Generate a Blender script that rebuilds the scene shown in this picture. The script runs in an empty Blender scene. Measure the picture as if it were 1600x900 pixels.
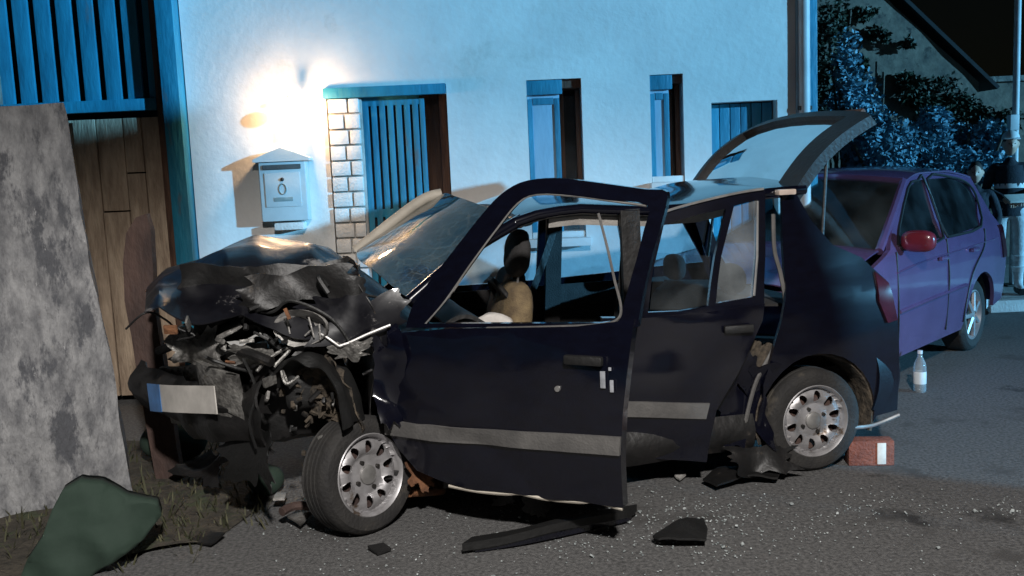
import bpy, bmesh, math, random
from mathutils import Vector, Matrix, noise
from mathutils.geometry import tessellate_polygon
V = Vector
rad = math.radians
random.seed(7)
sc = bpy.context.scene
COL = sc.collection

# ------------------------------------------------------------------ camera
CAM_H, FPX = 1.64, 1500.0
PITCH, ROLL = rad(7.0), rad(2.5)
cF = V((0, math.cos(PITCH), -math.sin(PITCH)))
_r0 = V((1, 0, 0)); _u0 = V((0, math.sin(PITCH), math.cos(PITCH)))
cR = _r0*math.cos(ROLL) - _u0*math.sin(ROLL)
cU = _r0*math.sin(ROLL) + _u0*math.cos(ROLL)
cC = V((0, 0, CAM_H))
cam_d = bpy.data.cameras.new('camera'); cam = bpy.data.objects.new('camera', cam_d); COL.objects.link(cam)
cam_d.sensor_width = 36.0; cam_d.lens = FPX/1600*36.0; cam_d.clip_start = 0.05; cam_d.clip_end = 400
m = Matrix((cR, cU, -cF)).transposed().to_4x4(); m.translation = cC
cam.matrix_world = m
sc.camera = cam

# ------------------------------------------------------------------ night sky, blue key, exposure
SUN_EL = rad(9.0)
L_DIR = V((0.87*math.cos(SUN_EL), -0.493*math.cos(SUN_EL), math.sin(SUN_EL))).normalized()
wd = bpy.data.worlds.new('World'); sc.world = wd; wd.use_nodes = True
nt = wd.node_tree; nt.nodes.clear()
sky = nt.nodes.new('ShaderNodeTexSky'); sky.sky_type = 'NISHITA'; sky.sun_disc = False
sky.sun_elevation = SUN_EL; sky.sun_rotation = math.atan2(L_DIR.x, L_DIR.y)
bg = nt.nodes.new('ShaderNodeBackground'); bg.inputs['Strength'].default_value = 0.0008
wo = nt.nodes.new('ShaderNodeOutputWorld')
nt.links.new(sky.outputs[0], bg.inputs[0]); nt.links.new(bg.outputs[0], wo.inputs[0])
sd = bpy.data.lights.new('sun', 'SUN'); sd.energy = 4.6; sd.angle = rad(0.9); sd.color = (0.19, 0.61, 1.0)
so = bpy.data.objects.new('sun', sd); COL.objects.link(so)
so.rotation_euler = (-L_DIR).to_track_quat('-Z', 'Y').to_euler()
# added fill spot behind the camera, neutral light for road and pillar, no fixture built
ld = bpy.data.lights.new('neutral_fill_light', 'SPOT'); ld.energy = 2300; ld.shadow_soft_size = 0.16; ld.color = (1.0, 0.96, 0.92)
ld.spot_size = rad(114); ld.spot_blend = 0.40
lo = bpy.data.objects.new('neutral_fill_light', ld); COL.objects.link(lo); lo.location = (0.6, -1.6, 4.8)
lo.rotation_euler = V((-0.06, 0.30, -0.95)).to_track_quat('-Z', 'Y').to_euler()
vs = sc.view_settings
vs.view_transform = 'Standard'; vs.look = 'None'; vs.exposure = 0.2; vs.gamma = 1.0; vs.use_curve_mapping = False

# ------------------------------------------------------------------ pixel -> place (distance comes from the surface hit)
def ray(x, y): return cF + cR*((x-800)/FPX) + cU*((450-y)/FPX)
def gnd(x, y, z=0.0):
    d = ray(x, y); return cC + d*((z-CAM_H)/d.z)
def onY(x, y, Y):
    d = ray(x, y); return cC + d*(Y/d.y)
def onplane(x, y, o, n):
    d = ray(x, y); return cC + d*((o-cC).dot(n)/d.dot(n))

# ------------------------------------------------------------------ materials
MATS = {}
def mat(name, c1, c2=None, scale=6.0, rough=0.6, metal=0.0, bump=0.0, bscale=60.0, coat=0.0, spec=0.5,
        rough2=None, stretch=(1, 1, 1), c3=None, s3=2.0, t3=0.55, detail=6.0, c4=None, s4=1.0, t4=0.6, w4=0.12):
    mt = bpy.data.materials.new(name); mt.use_nodes = True
    n = mt.node_tree; b = n.nodes['Principled BSDF']
    b.inputs['Metallic'].default_value = metal; b.inputs['Roughness'].default_value = rough
    b.inputs['Coat Weight'].default_value = coat; b.inputs['Coat Roughness'].default_value = 0.08
    b.inputs['Specular IOR Level'].default_value = spec
    tc = n.nodes.new('ShaderNodeTexCoord'); mp = n.nodes.new('ShaderNodeMapping'); mp.inputs['Scale'].default_value = stretch
    n.links.new(tc.outputs['Object'], mp.inputs[0])
    if c2 is None: c2 = tuple(min(1, c*0.6) for c in c1)
    nz = n.nodes.new('ShaderNodeTexNoise'); nz.inputs['Scale'].default_value = scale; nz.inputs['Detail'].default_value = detail
    nz.inputs['Roughness'].default_value = 0.62
    n.links.new(mp.outputs[0], nz.inputs['Vector'])
    cr = n.nodes.new('ShaderNodeValToRGB'); cr.color_ramp.elements[0].position = 0.36; cr.color_ramp.elements[1].position = 0.64
    cr.color_ramp.elements[0].color = (*c2, 1); cr.color_ramp.elements[1].color = (*c1, 1)
    n.links.new(nz.outputs['Fac'], cr.inputs[0]); out = cr.outputs[0]
    for (c3, s3, t3, w3) in ((c4, s4, t4, w4), (c3, s3, t3, 0.07)):
        if not c3: continue
        n3 = n.nodes.new('ShaderNodeTexNoise'); n3.inputs['Scale'].default_value = s3; n3.inputs['Detail'].default_value = 8
        n3.inputs['Roughness'].default_value = 0.7
        n.links.new(mp.outputs[0], n3.inputs['Vector'])
        r3 = n.nodes.new('ShaderNodeValToRGB'); r3.color_ramp.elements[0].position = t3; r3.color_ramp.elements[1].position = t3+w3
        n.links.new(n3.outputs['Fac'], r3.inputs[0])
        mx = n.nodes.new('ShaderNodeMix'); mx.data_type = 'RGBA'; mx.inputs[7].default_value = (*c3, 1)
        n.links.new(r3.outputs[0], mx.inputs[0]); n.links.new(out, mx.inputs[6]); out = mx.outputs[2]
    n.links.new(out, b.inputs['Base Color'])
    if rough2 is not None:
        mr = n.nodes.new('ShaderNodeMapRange'); mr.inputs['To Min'].default_value = rough; mr.inputs['To Max'].default_value = rough2
        mr.inputs['From Min'].default_value = 0.35; mr.inputs['From Max'].default_value = 0.65
        n.links.new(nz.outputs['Fac'], mr.inputs[0]); n.links.new(mr.outputs[0], b.inputs['Roughness'])
    if bump:
        nb = n.nodes.new('ShaderNodeTexNoise'); nb.inputs['Scale'].default_value = bscale; nb.inputs['Detail'].default_value = 5
        n.links.new(mp.outputs[0], nb.inputs['Vector'])
        bp = n.nodes.new('ShaderNodeBump'); bp.inputs['Strength'].default_value = bump; bp.inputs['Distance'].default_value = 0.02
        n.links.new(nb.outputs['Fac'], bp.inputs['Height']); n.links.new(bp.outputs[0], b.inputs['Normal'])
    MATS[name] = mt; return mt
def glass(name, tint=(0.75, 0.9, 0.95), haze=0.12, hz=(0.6, 0.65, 0.68), crack=False, refl=0.12):
    mt = bpy.data.materials.new(name); mt.use_nodes = True
    n = mt.node_tree; n.nodes.clear()
    tr = n.nodes.new('ShaderNodeBsdfTransparent'); tr.inputs[0].default_value = (*tint, 1)
    gl = n.nodes.new('ShaderNodeBsdfGlossy'); gl.inputs['Roughness'].default_value = 0.04
    df = n.nodes.new('ShaderNodeBsdfDiffuse'); df.inputs[0].default_value = (*hz, 1)
    m1 = n.nodes.new('ShaderNodeMixShader'); m2 = n.nodes.new('ShaderNodeMixShader'); o = n.nodes.new('ShaderNodeOutputMaterial')
    fr = n.nodes.new('ShaderNodeFresnel'); fr.inputs[0].default_value = 1.5
    n.links.new(fr.outputs[0], m1.inputs[0])
    n.links.new(tr.outputs[0], m1.inputs[1]); n.links.new(gl.outputs[0], m1.inputs[2])
    n.links.new(m1.outputs[0], m2.inputs[1]); n.links.new(df.outputs[0], m2.inputs[2])
    tc = n.nodes.new('ShaderNodeTexCoord')
    nz = n.nodes.new('ShaderNodeTexNoise'); nz.inputs['Scale'].default_value = 4; nz.inputs['Detail'].default_value = 6
    n.links.new(tc.outputs['Object'], nz.inputs['Vector'])
    mr = n.nodes.new('ShaderNodeMapRange'); mr.inputs['From Min'].default_value = 0.35; mr.inputs['From Max'].default_value = 0.75
    mr.inputs['To Min'].default_value = haze*0.3; mr.inputs['To Max'].default_value = haze*1.7
    n.links.new(nz.outputs['Fac'], mr.inputs[0]); fac = mr.outputs[0]
    if crack:
        vo = n.nodes.new('ShaderNodeTexVoronoi'); vo.feature = 'DISTANCE_TO_EDGE'; vo.inputs['Scale'].default_value = 14
        n.links.new(tc.outputs['Object'], vo.inputs['Vector'])
        lt = n.nodes.new('ShaderNodeMath'); lt.operation = 'LESS_THAN'; lt.inputs[1].default_value = 0.03
        n.links.new(vo.outputs['Distance'], lt.inputs[0])
        mm = n.nodes.new('ShaderNodeMath'); mm.operation = 'MULTIPLY_ADD'; mm.inputs[1].default_value = 0.10
        n.links.new(lt.outputs[0], mm.inputs[0]); n.links.new(fac, mm.inputs[2]); fac = mm.outputs[0]
    n.links.new(fac, m2.inputs[0]); n.links.new(m2.outputs[0], o.inputs[0])
    MATS[name] = mt; return mt
def emis(name, c, s):
    mt = bpy.data.materials.new(name); mt.use_nodes = True; b = mt.node_tree.nodes['Principled BSDF']
    b.inputs['Emission Color'].default_value = (*c, 1); b.inputs['Emission Strength'].default_value = s
    MATS[name] = mt; return mt

mat('asphalt', (0.19, 0.187, 0.184), (0.07, 0.069, 0.069), 55, 0.78, bump=0.75, bscale=170, c3=(0.085, 0.082, 0.08), s3=1.3, t3=0.56, c4=(0.035, 0.034, 0.034), s4=0.75, t4=.60, w4=.06)
mat('soil', (0.07, 0.06, 0.045), (0.03, 0.026, 0.02), 18, 0.95, bump=0.9, bscale=40, c3=(0.05, 0.06, 0.03), s3=5)
mat('plaster', (0.82, 0.81, 0.78), (0.73, 0.72, 0.70), 2.4, 0.85, bump=0.16, bscale=22, c3=(0.63, 0.63, 0.60), s3=1.1, t3=0.60, c4=(0.62, 0.60, 0.55), s4=0.55, t4=.56, w4=.2)
mat('blue_paint', (0.022, 0.25, 0.38), (0.014, 0.17, 0.27), 9, 0.5, bump=0.25, bscale=40, stretch=(1, 1, .25), c3=(0.07, 0.15, 0.20), s3=6, t3=.62)
mat('emblem_grey', (0.30, 0.40, 0.41), None, 8, 0.5)
mat('blue_pale', (0.30, 0.49, 0.63), (0.24, 0.42, 0.55), 6, 0.5, bump=0.1, stretch=(1, 1, .25))
mat('brown_wood', (0.15, 0.075, 0.045), (0.06, 0.028, 0.018), 7, 0.7, bump=0.4, bscale=30, stretch=(3, 3, .35))
mat('old_board', (0.56, 0.43, 0.31), (0.33, 0.24, 0.17), 7, 0.85, bump=0.5, bscale=28, stretch=(2.5, 2.5, .5), c3=(0.16, 0.14, 0.07), s3=2.2, t3=.63)
mat('concrete', (0.31, 0.31, 0.315), (0.14, 0.142, 0.15), 11.0, 0.9, bump=1.0, bscale=34, stretch=(1.5, 1.5, .6), c3=(0.66, 0.66, 0.66), s3=13.0, t3=.66, detail=10, c4=(0.085, 0.088, 0.098), s4=3.0, t4=.49, w4=.06)
mat('stone', (0.26, 0.24, 0.21), (0.12, 0.11, 0.10), 6, 0.9, bump=0.9, bscale=25)
mat('gable', (0.19, 0.155, 0.12), (0.10, 0.085, 0.07), 5, 0.95, bump=0.7, bscale=9, c3=(.045, .04, .035), s3=3.5, t3=.57)
mat('pale_concrete', (0.68, 0.66, 0.63), (0.52, 0.50, 0.48), 5, 0.85, bump=0.4)
mat('white_brick', (0.82, 0.81, 0.78), (0.66, 0.65, 0.62), 9, 0.6, bump=0.3)
mat('mortar', (0.50, 0.48, 0.45), None, 10, 0.9)
mat('box_paint', (0.58, 0.66, 0.68), (0.50, 0.58, 0.60), 6, 0.4, bump=0.05)
mat('dark_metal', (0.06, 0.055, 0.05), (0.03, 0.028, 0.026), 10, 0.5, metal=0.6, bump=0.2)
mat('navy_paint', (0.003, 0.0035, 0.009), (0.0025, 0.0025, 0.006), 14.0, 0.20, coat=1.0, bump=0.03, bscale=5, c3=(0.006, 0.006, 0.006), s3=8, t3=0.68, stretch=(1, 1, 2.2))
mat('scraped_paint', (0.006, 0.006, 0.009), (0.004, 0.004, 0.006), 7, 0.30, coat=0.2, rough2=0.55, bump=0.08, bscale=10, c3=(0.20, 0.19, 0.185), s3=4.2, t3=0.60, spec=.35)
mat('wreck_black', (0.012, 0.011, 0.011), (0.006, 0.006, 0.006), 9, 0.5, bump=0.25, bscale=25, c3=(0.05, 0.042, 0.034), s3=9, t3=.6)
mat('inner_dirt', (0.10, 0.078, 0.055), (0.02, 0.017, 0.014), 16, 0.9, bump=0.8, bscale=40)
mat('bare_metal', (0.33, 0.32, 0.30), (0.10, 0.095, 0.09), 14, 0.45, metal=0.55, bump=0.6, bscale=45)
mat('pale_foil', (0.55, 0.53, 0.50), (0.22, 0.21, 0.20), 10, 0.5, metal=0.3, bump=0.6, bscale=35)
mat('silver', (0.55, 0.54, 0.52), (0.35, 0.34, 0.33), 8, 0.35, metal=0.7)
mat('steel_rim', (0.42, 0.41, 0.42), (0.27, 0.26, 0.26), 10, 0.42, metal=0.45, c3=(0.11, 0.075, 0.05), s3=6, t3=0.60)
mat('rubber', (0.028, 0.026, 0.024), (0.016, 0.015, 0.015), 10, 0.8, bump=0.35, bscale=70, c3=(0.06, 0.052, 0.042), s3=4, t3=.58)
mat('grey_trim', (0.115, 0.11, 0.105), (0.075, 0.072, 0.07), 8, 0.65, bump=0.2, bscale=90)
mat('black_plastic', (0.011, 0.011, 0.011), (0.007, 0.007, 0.007), 8, 0.55, bump=0.2, bscale=50)
mat('cream_trim', (0.55, 0.50, 0.42), (0.42, 0.38, 0.32), 6, 0.6, bump=0.1)
mat('head_lining', (0.42, 0.40, 0.37), (0.30, 0.28, 0.26), 8, 0.9, bump=0.2)
mat('tan_seat', (0.20, 0.145, 0.075), (0.10, 0.07, 0.04), 12, 0.9, bump=0.4, bscale=120)
mat('dark_seat', (0.030, 0.028, 0.028), (0.018, 0.017, 0.017), 12, 0.9, bump=0.4, bscale=120)
mat('airbag', (0.72, 0.68, 0.64), (0.52, 0.49, 0.46), 9, 0.8, bump=0.6, bscale=14)
mat('badge_grey', (0.34, 0.35, 0.38), (0.22, 0.23, 0.25), 30, 0.4)
mat('plate_white', (0.58, 0.55, 0.51), (0.42, 0.40, 0.37), 8, 0.4)
mat('plate_blue', (0.06, 0.20, 0.48), None, 8, 0.4)
mat('mirror_red', (0.19, 0.02, 0.035), None, 4, 0.3, coat=.6)
mat('red_paint', (0.20, 0.115, 0.25), (0.17, 0.095, 0.21), 4, 0.22, coat=1.0, metal=0.35, bump=0.02, bscale=8)
mat('red_lens', (0.055, 0.007, 0.016), (0.03, 0.004, 0.01), 8, 0.15, coat=0.6)
mat('lamp_lens', (0.62, 0.52, 0.44), (0.5, 0.4, 0.34), 20, 0.2, coat=0.5)
mat('rust', (0.20, 0.085, 0.035), (0.08, 0.038, 0.022), 9, 0.85, bump=0.6, bscale=40)
mat('dark_rust', (0.085, 0.050, 0.040), (0.04, 0.025, 0.022), 6, 0.8, bump=0.4, stretch=(1, 1, .4))
mat('green_cloth', (0.022, 0.043, 0.030), (0.016, 0.033, 0.023), 4, 0.85, bump=0.25, bscale=9)
mat('blue_lit_leaf', (0.17, 0.36, 0.46), (0.07, 0.17, 0.22), 3, 0.55)  # blue of the light on the bushes is mixed into this base colour
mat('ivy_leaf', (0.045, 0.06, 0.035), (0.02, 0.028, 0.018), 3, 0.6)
mat('bark', (0.12, 0.095, 0.07), (0.05, 0.04, 0.03), 12, 0.9, bump=0.5)
mat('weed', (0.09, 0.085, 0.045), (0.035, 0.04, 0.018), 6, 0.8)
mat('pole_paint', (0.62, 0.64, 0.65), (0.5, 0.52, 0.53), 5, 0.5)
mat('skin', (0.62, 0.40, 0.30), (0.52, 0.33, 0.25), 12, 0.55)
mat('jacket', (0.022, 0.024, 0.036), (0.012, 0.014, 0.02), 14, 0.85, bump=0.3)
mat('trousers', (0.70, 0.70, 0.70), (0.45, 0.45, 0.46), 14, 0.9, bump=0.3)
mat('reflective', (0.80, 0.80, 0.80), (0.65, 0.65, 0.65), 14, 0.5)
mat('cap_white', (0.72, 0.72, 0.72), (0.6, 0.6, 0.6), 14, 0.8)
mat('hair', (0.03, 0.02, 0.015), None, 30, 0.7)
mat('brick_red', (0.26, 0.085, 0.055), (0.15, 0.05, 0.035), 12, 0.9, bump=0.6)
mat('label_white', (0.75, 0.72, 0.66), (0.55, 0.5, 0.45), 9, 0.6)
mat('bottle_plastic', (0.75, 0.78, 0.80), (0.6, 0.64, 0.66), 6, 0.25)
mat('shard', (0.50, 0.53, 0.53), (0.22, 0.25, 0.25), 40, 0.15, spec=0.9)
mat('dark_back', (0.02, 0.02, 0.022), None, 5, 0.9)
glass('car_glass', (0.70, 0.84, 0.88), 0.03)
glass('screen_glass', (0.66, 0.80, 0.76), 0.05, (0.45, 0.52, 0.50), crack=True)
glass('tint_glass', (0.36, 0.64, 0.80), 0.015)
glass('dark_glass', (0.22, 0.27, 0.31), 0.05, (0.25, 0.3, 0.33))
glass('side_glass', (0.55, 0.68, 0.76), 0.22, (0.42, 0.46, 0.48))
glass('pane_glass', (0.95, 0.97, 0.98), 0.05)
glass('bottle_clear', (0.80, 0.85, 0.88), 0.30)
emis('bulb', (1.0, 0.62, 0.33), 170)

# ------------------------------------------------------------------ object helpers
def mk(name, bm, mt, parent=None, smooth=True, ang=38):
    me = bpy.data.meshes.new(name); bmesh.ops.recalc_face_normals(bm, faces=bm.faces[:]); bm.to_mesh(me); bm.free()
    if smooth:
        for p in me.polygons: p.use_smooth = True
        me.set_sharp_from_angle(angle=rad(ang))
    if isinstance(mt, (list, tuple)):
        for q in mt: me.materials.append(MATS[q])
    else: me.materials.append(MATS[mt])
    o = bpy.data.objects.new(name, me); COL.objects.link(o)
    if parent: setp(o, parent)
    return o
def absloc(o):
    M = Matrix.Identity(4)
    while o is not None:
        M = o.matrix_basis if o.parent is None else o.matrix_basis
        break
    return M
ROOTM = {}
def setp(o, parent):
    o.parent = parent
    o.matrix_parent_inverse = ROOTM.get(parent.name, Matrix.Identity(4)).inverted()
def thing(name, loc, label, cat, group=None):
    e = bpy.data.objects.new(name, None); COL.objects.link(e); e.location = loc; e.empty_display_size = 0.2
    ROOTM[e.name] = Matrix.Translation(V(loc)); return tag(e, label, cat, group)
def tag(o, label=None, cat=None, group=None, kind=None):
    if label: o['label'] = label
    if cat: o['category'] = cat
    if group: o['group'] = group
    if kind: o['kind'] = kind
    return o
def box(bm, c, s, M=None, bev=0.0):
    r = bmesh.ops.create_cube(bm, size=1.0); vs_ = r['verts']
    for v in vs_: v.co = V((v.co.x*s[0], v.co.y*s[1], v.co.z*s[2]))
    if bev:
        ed = list({e for v in vs_ for e in v.link_edges})
        rr = bmesh.ops.bevel(bm, geom=ed, offset=bev, segments=2, affect='EDGES', profile=0.6)
        vs_ = list({v for f in rr['faces'] for v in f.verts} | {v for v in vs_ if v.is_valid})
    for v in vs_:
        if M is not None: v.co = M @ v.co
        v.co = v.co + V(c)
    return vs_
def boxo(name, c, s, mt, parent=None, M=None, bev=0.004, smooth=True):
    bm = bmesh.new(); box(bm, c, s, M, bev); return mk(name, bm, mt, parent, smooth)
def rotz(a): return Matrix.Rotation(a, 3, 'Z')
def tube(bm, pts, rr, seg=8, cap=True):
    pts = [V(p) for p in pts]; rings = []
    if not isinstance(rr, (list, tuple)): rr = [rr]*len(pts)
    up = None
    for i, p in enumerate(pts):
        t = (pts[min(i+1, len(pts)-1)]-pts[max(i-1, 0)]).normalized()
        if up is None: up = V((0, 0, 1)) if abs(t.z) < .9 else V((1, 0, 0))
        a = t.cross(up)
        if a.length < 1e-4: a = t.orthogonal()
        a.normalize(); b = a.cross(t).normalized(); up = b
        rings.append([bm.verts.new(p + (a*math.cos(2*math.pi*k/seg)+b*math.sin(2*math.pi*k/seg))*rr[i]) for k in range(seg)])
    for i in range(len(rings)-1):
        for k in range(seg):
            bm.faces.new((rings[i][k], rings[i][(k+1) % seg], rings[i+1][(k+1) % seg], rings[i+1][k]))
    if cap:
        bm.faces.new(rings[0]); bm.faces.new(rings[-1])
def tubeo(name, pts, r, mt, parent=None, seg=8):
    bm = bmesh.new(); tube(bm, pts, r, seg); return mk(name, bm, mt, parent)
def bez(pts, n=8):
    """catmull-rom through pts"""
    pts = [V(p) for p in pts]; P = [pts[0]]+pts+[pts[-1]]; o = []
    for i in range(1, len(P)-2):
        for k in range(n):
            t = k/n; a, b, c, d = P[i-1], P[i], P[i+1], P[i+2]
            o.append(0.5*((2*b)+(c-a)*t+(2*a-5*b+4*c-d)*t*t+(3*b-a-3*c+d)*t**3))
    o.append(pts[-1]); return o
def ribbon(bm, pts, w, tdir, wdir):
    """flat bar with rectangular section along pts"""
    rings = []
    for p in pts:
        p = V(p); a = V(tdir); b = V(wdir)
        rings.append([bm.verts.new(p+b*w[0]/2+a*w[1]/2), bm.verts.new(p-b*w[0]/2+a*w[1]/2), bm.verts.new(p-b*w[0]/2-a*w[1]/2), bm.verts.new(p+b*w[0]/2-a*w[1]/2)])
    for i in range(len(rings)-1):
        for k in range(4): bm.faces.new((rings[i][k], rings[i][(k+1) % 4], rings[i+1][(k+1) % 4], rings[i+1][k]))
    bm.faces.new(rings[0]); bm.faces.new(rings[-1])
def panel(name, outer, holes, fmap, ext, mt, parent=None, cell=0.08, smooth=True, ang=38):
    """2-D outline with holes -> finely cut sheet -> mapped to 3-D -> thickened by vector ext"""
    loops = [[V((p[0], p[1], 0)) for p in l] for l in [outer]+list(holes)]
    tr = tessellate_polygon(loops); flat = [p for l in loops for p in l]
    bm = bmesh.new(); vv = [bm.verts.new(p) for p in flat]
    for t in tr:
        try: bm.faces.new([vv[i] for i in t])
        except ValueError: pass
    xs = [p.x for p in flat]; ys = [p.y for p in flat]
    if cell:
        for ax, lo_, hi_ in ((0, min(xs), max(xs)), (1, min(ys), max(ys))):
            k = lo_+cell
            while k < hi_:
                co = V((k, 0, 0)) if ax == 0 else V((0, k, 0)); no = V((1, 0, 0)) if ax == 0 else V((0, 1, 0))
                bmesh.ops.bisect_plane(bm, geom=bm.verts[:]+bm.edges[:]+bm.faces[:], plane_co=co, plane_no=no, dist=1e-5); k += cell
    for v in bm.verts: v.co = fmap(v.co.x, v.co.y)
    if ext is not None:
        r = bmesh.ops.extrude_face_region(bm, geom=bm.faces[:])
        for g in r['geom']:
            if isinstance(g, bmesh.types.BMVert): g.co = g.co + V(ext)
    return mk(name, bm, mt, parent, smooth, ang)
def grid(name, nu, nv, f, mt, parent=None, thick=0.006, smooth=True, ang=50):
    bm = bmesh.new(); g = [[bm.verts.new(f(i/(nu-1), j/(nv-1))) for j in range(nv)] for i in range(nu)]
    for i in range(nu-1):
        for j in range(nv-1): bm.faces.new((g[i][j], g[i+1][j], g[i+1][j+1], g[i][j+1]))
    if thick: thicken(bm, thick)
    return mk(name, bm, mt, parent, smooth, ang)
def lathe(bm, prof, M, seg=40, loop=False):
    """prof = (radius, axial); axis = local Y"""
    rings = []
    for (r, a) in prof:
        rings.append([bm.verts.new(M @ V((r*math.cos(2*math.pi*k/seg), a, r*math.sin(2*math.pi*k/seg)))) for k in range(seg)])
    n = len(rings)
    for i in range(n if loop else n-1):
        A, B = rings[i], rings[(i+1) % n]
        for k in range(seg): bm.faces.new((A[k], A[(k+1) % seg], B[(k+1) % seg], B[k]))
    return rings
def nz(p, s=1.0, seed=0): return noise.noise(V(p)*s + V((seed*7.3, seed*3.1, seed*5.7)))
def nv3(p, s=1.0, seed=0): return noise.noise_vector(V(p)*s + V((seed*7.3, seed*3.1, seed*5.7)))
def thicken(bm, t):
    bmesh.ops.recalc_face_normals(bm, faces=bm.faces[:]); bm.normal_update()
    fs = bm.faces[:]; be = [e for e in bm.edges if len(e.link_faces) == 1]
    mp_ = {v: bm.verts.new(v.co - v.normal*t) for v in bm.verts[:]}
    for f_ in fs: bm.faces.new([mp_[v] for v in reversed(f_.verts)])
    for e in be:
        a, b = e.verts
        try: bm.faces.new((a, b, mp_[b], mp_[a]))
        except ValueError: pass
def crumple(name, c, u, v, mt, parent, amp=0.06, fr=6.0, seed=0, n=(14, 12), ragged=0.25, thick=0.004, ang=55):
    """torn, buckled sheet metal"""
    c, u, v = V(c), V(u), V(v); w = u.cross(v).normalized(); n = (n[0]*2, n[1]*2); fr *= .62
    bm = bmesh.new(); g = {}
    for i in range(n[0]):
        for j in range(n[1]):
            a = i/(n[0]-1)-0.5; b = j/(n[1]-1)-0.5
            th = math.atan2(b, a); ring = max(abs(a), abs(b))*2
            cut = ragged*(1.5*abs(nz((math.cos(th)*1.6, math.sin(th)*1.6, 0), 1.0, seed+5))*2+.16*nz((a*16, b*16, 0), 1.0, seed+6)+.1)
            k_ = 1-min(.75, cut)*ring; a *= k_; b *= k_
            p = c+u*a+v*b
            f1 = nz(p, fr, seed); f2 = abs(nz(p, fr*0.6, seed+11))
            g[i, j] = bm.verts.new(p + w*(amp*(f1*1.5+f2*2.2-0.5)) + nv3(p, fr*0.9, seed+3)*amp*0.7)
    for i in range(n[0]-1):
        for j in range(n[1]-1):
            q = (g[i, j], g[i+1, j], g[i+1, j+1], g[i, j+1])
            if (i+j+seed) % 2: bm.faces.new((q[0], q[1], q[2])); bm.faces.new((q[0], q[2], q[3]))
            else: bm.faces.new((q[1], q[2], q[3])); bm.faces.new((q[1], q[3], q[0]))
    for vtx in [x for x in bm.verts if not x.link_faces]: bm.verts.remove(vtx)
    thicken(bm, thick)
    return mk(name, bm, mt, parent, True, ang)

def sm2(l): return [(p.x, p.y) for p in bez([V((a, b, 0)) for a, b in l], 3)]
# ------------------------------------------------------------------ ground
def ground():
    bm = bmesh.new()
    rings = [(-60, 60, -40, 90)]
    vs_ = [bm.verts.new(p) for p in ((-150, -120, 0), (150, -120, 0), (150, 200, 0), (-150, 200, 0))]
    bm.faces.new(vs_); o = mk('road', bm, 'asphalt', None, False); tag(o, 'dark grey asphalt road strewn with broken glass', None, None, 'structure')
ground()
def verge():
    out = [(0, 1000), (60, 900), (200, 872), (330, 850), (400, 800), (430, 740), (330, 690), (200, 690), (60, 690)]
    pts = [gnd(x, y) for x, y in out]
    pts2 = [(p.x, p.y) for p in pts]+[(-3.2, 7.0), (-5, 7.0), (-5, 3.0)]
    def fm(x, y): return V((x, y, 0.006+0.03*max(0, nz((x, y, 0), 3.0, 2)+0.35)*min(1, max(0, -0.9-x)*2)))
    o = panel('verge', pts2, [], fm, None, 'soil', None, 0.08); tag(o, 'strip of bare soil and weeds at the foot of the pillar', None, None, 'structure')
verge()
def pavement():
    a = gnd(1548, 489)
    top = 0.10
    o = boxo('pavement', (a.x+4.0, a.y+1.72, top/2-.01), (8.0, 3.0, top+.02), 'pale_concrete', None, bev=0.01)
    tag(o, 'pale concrete pavement where a person stands', None, None, 'structure')
    for i in range(8):
        k = boxo('kerb_stone', (a.x+.5+i*1.0, a.y+0.11, 0.055), (0.99, 0.20, 0.13), 'pale_concrete', None, bev=0.012)
        setp(k, o)
pavement()

# ------------------------------------------------------------------ house
WY = 7.2
def W(x, y): p = onY(x, y, WY); return (p.x, p.z)
house = thing('house', (0, WY+0.2, 0), 'long pale plastered house with blue woodwork behind the wrecks', 'house')
LINT = 2.29
def rect(x0, x1, z0, z1): return [(x0, z0), (x1, z0), (x1, z1), (x0, z1)]
DO = (-1.31, -0.42, 0.04, LINT); W1 = (0.17, 0.575, 1.12, LINT); W2 = (1.08, 1.325, 1.50, LINT); LD = (1.53, 2.02, 0.04, 2.07)
XL, XR = -2.335, 2.155
def wmap(x, z): return V((x, WY+0.006*nz((x, 0, z), 1.1, 4), z))
panel('wall', rect(XL, XR, 0.0, 4.6), [rect(*DO), rect(*W1), rect(*W2), rect(*LD)], wmap, (0, 0.42, 0), 'plaster', house, cell=0.22)
boxo('plinth', (-1.83, WY-0.012, .17), (1.0, .03, .36), 'pale_concrete', house)
boxo('plinth', (0.54, WY-0.012, .17), (1.86, .03, .36), 'pale_concrete', house)
# downpipe and corner boards
tubeo('downpipe', [(2.215, WY-0.02, 0.05), (2.215, WY-0.02, 4.5)], 0.042, 'pole_paint', house, 12)
boxo('corner_board', (2.178, WY+0.13, 2.3), (0.04, 0.30, 4.58), 'blue_pale', house)
boxo('corner_board', (2.30, WY+0.16, 2.3), (0.10, 0.12, 4.58), 'blue_paint', house)
for z in (0.6, 2.0, 3.4):
    boxo('pipe_clip', (2.215, WY+0.0, z), (0.10, 0.09, 0.03), 'dark_metal', house)
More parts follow.
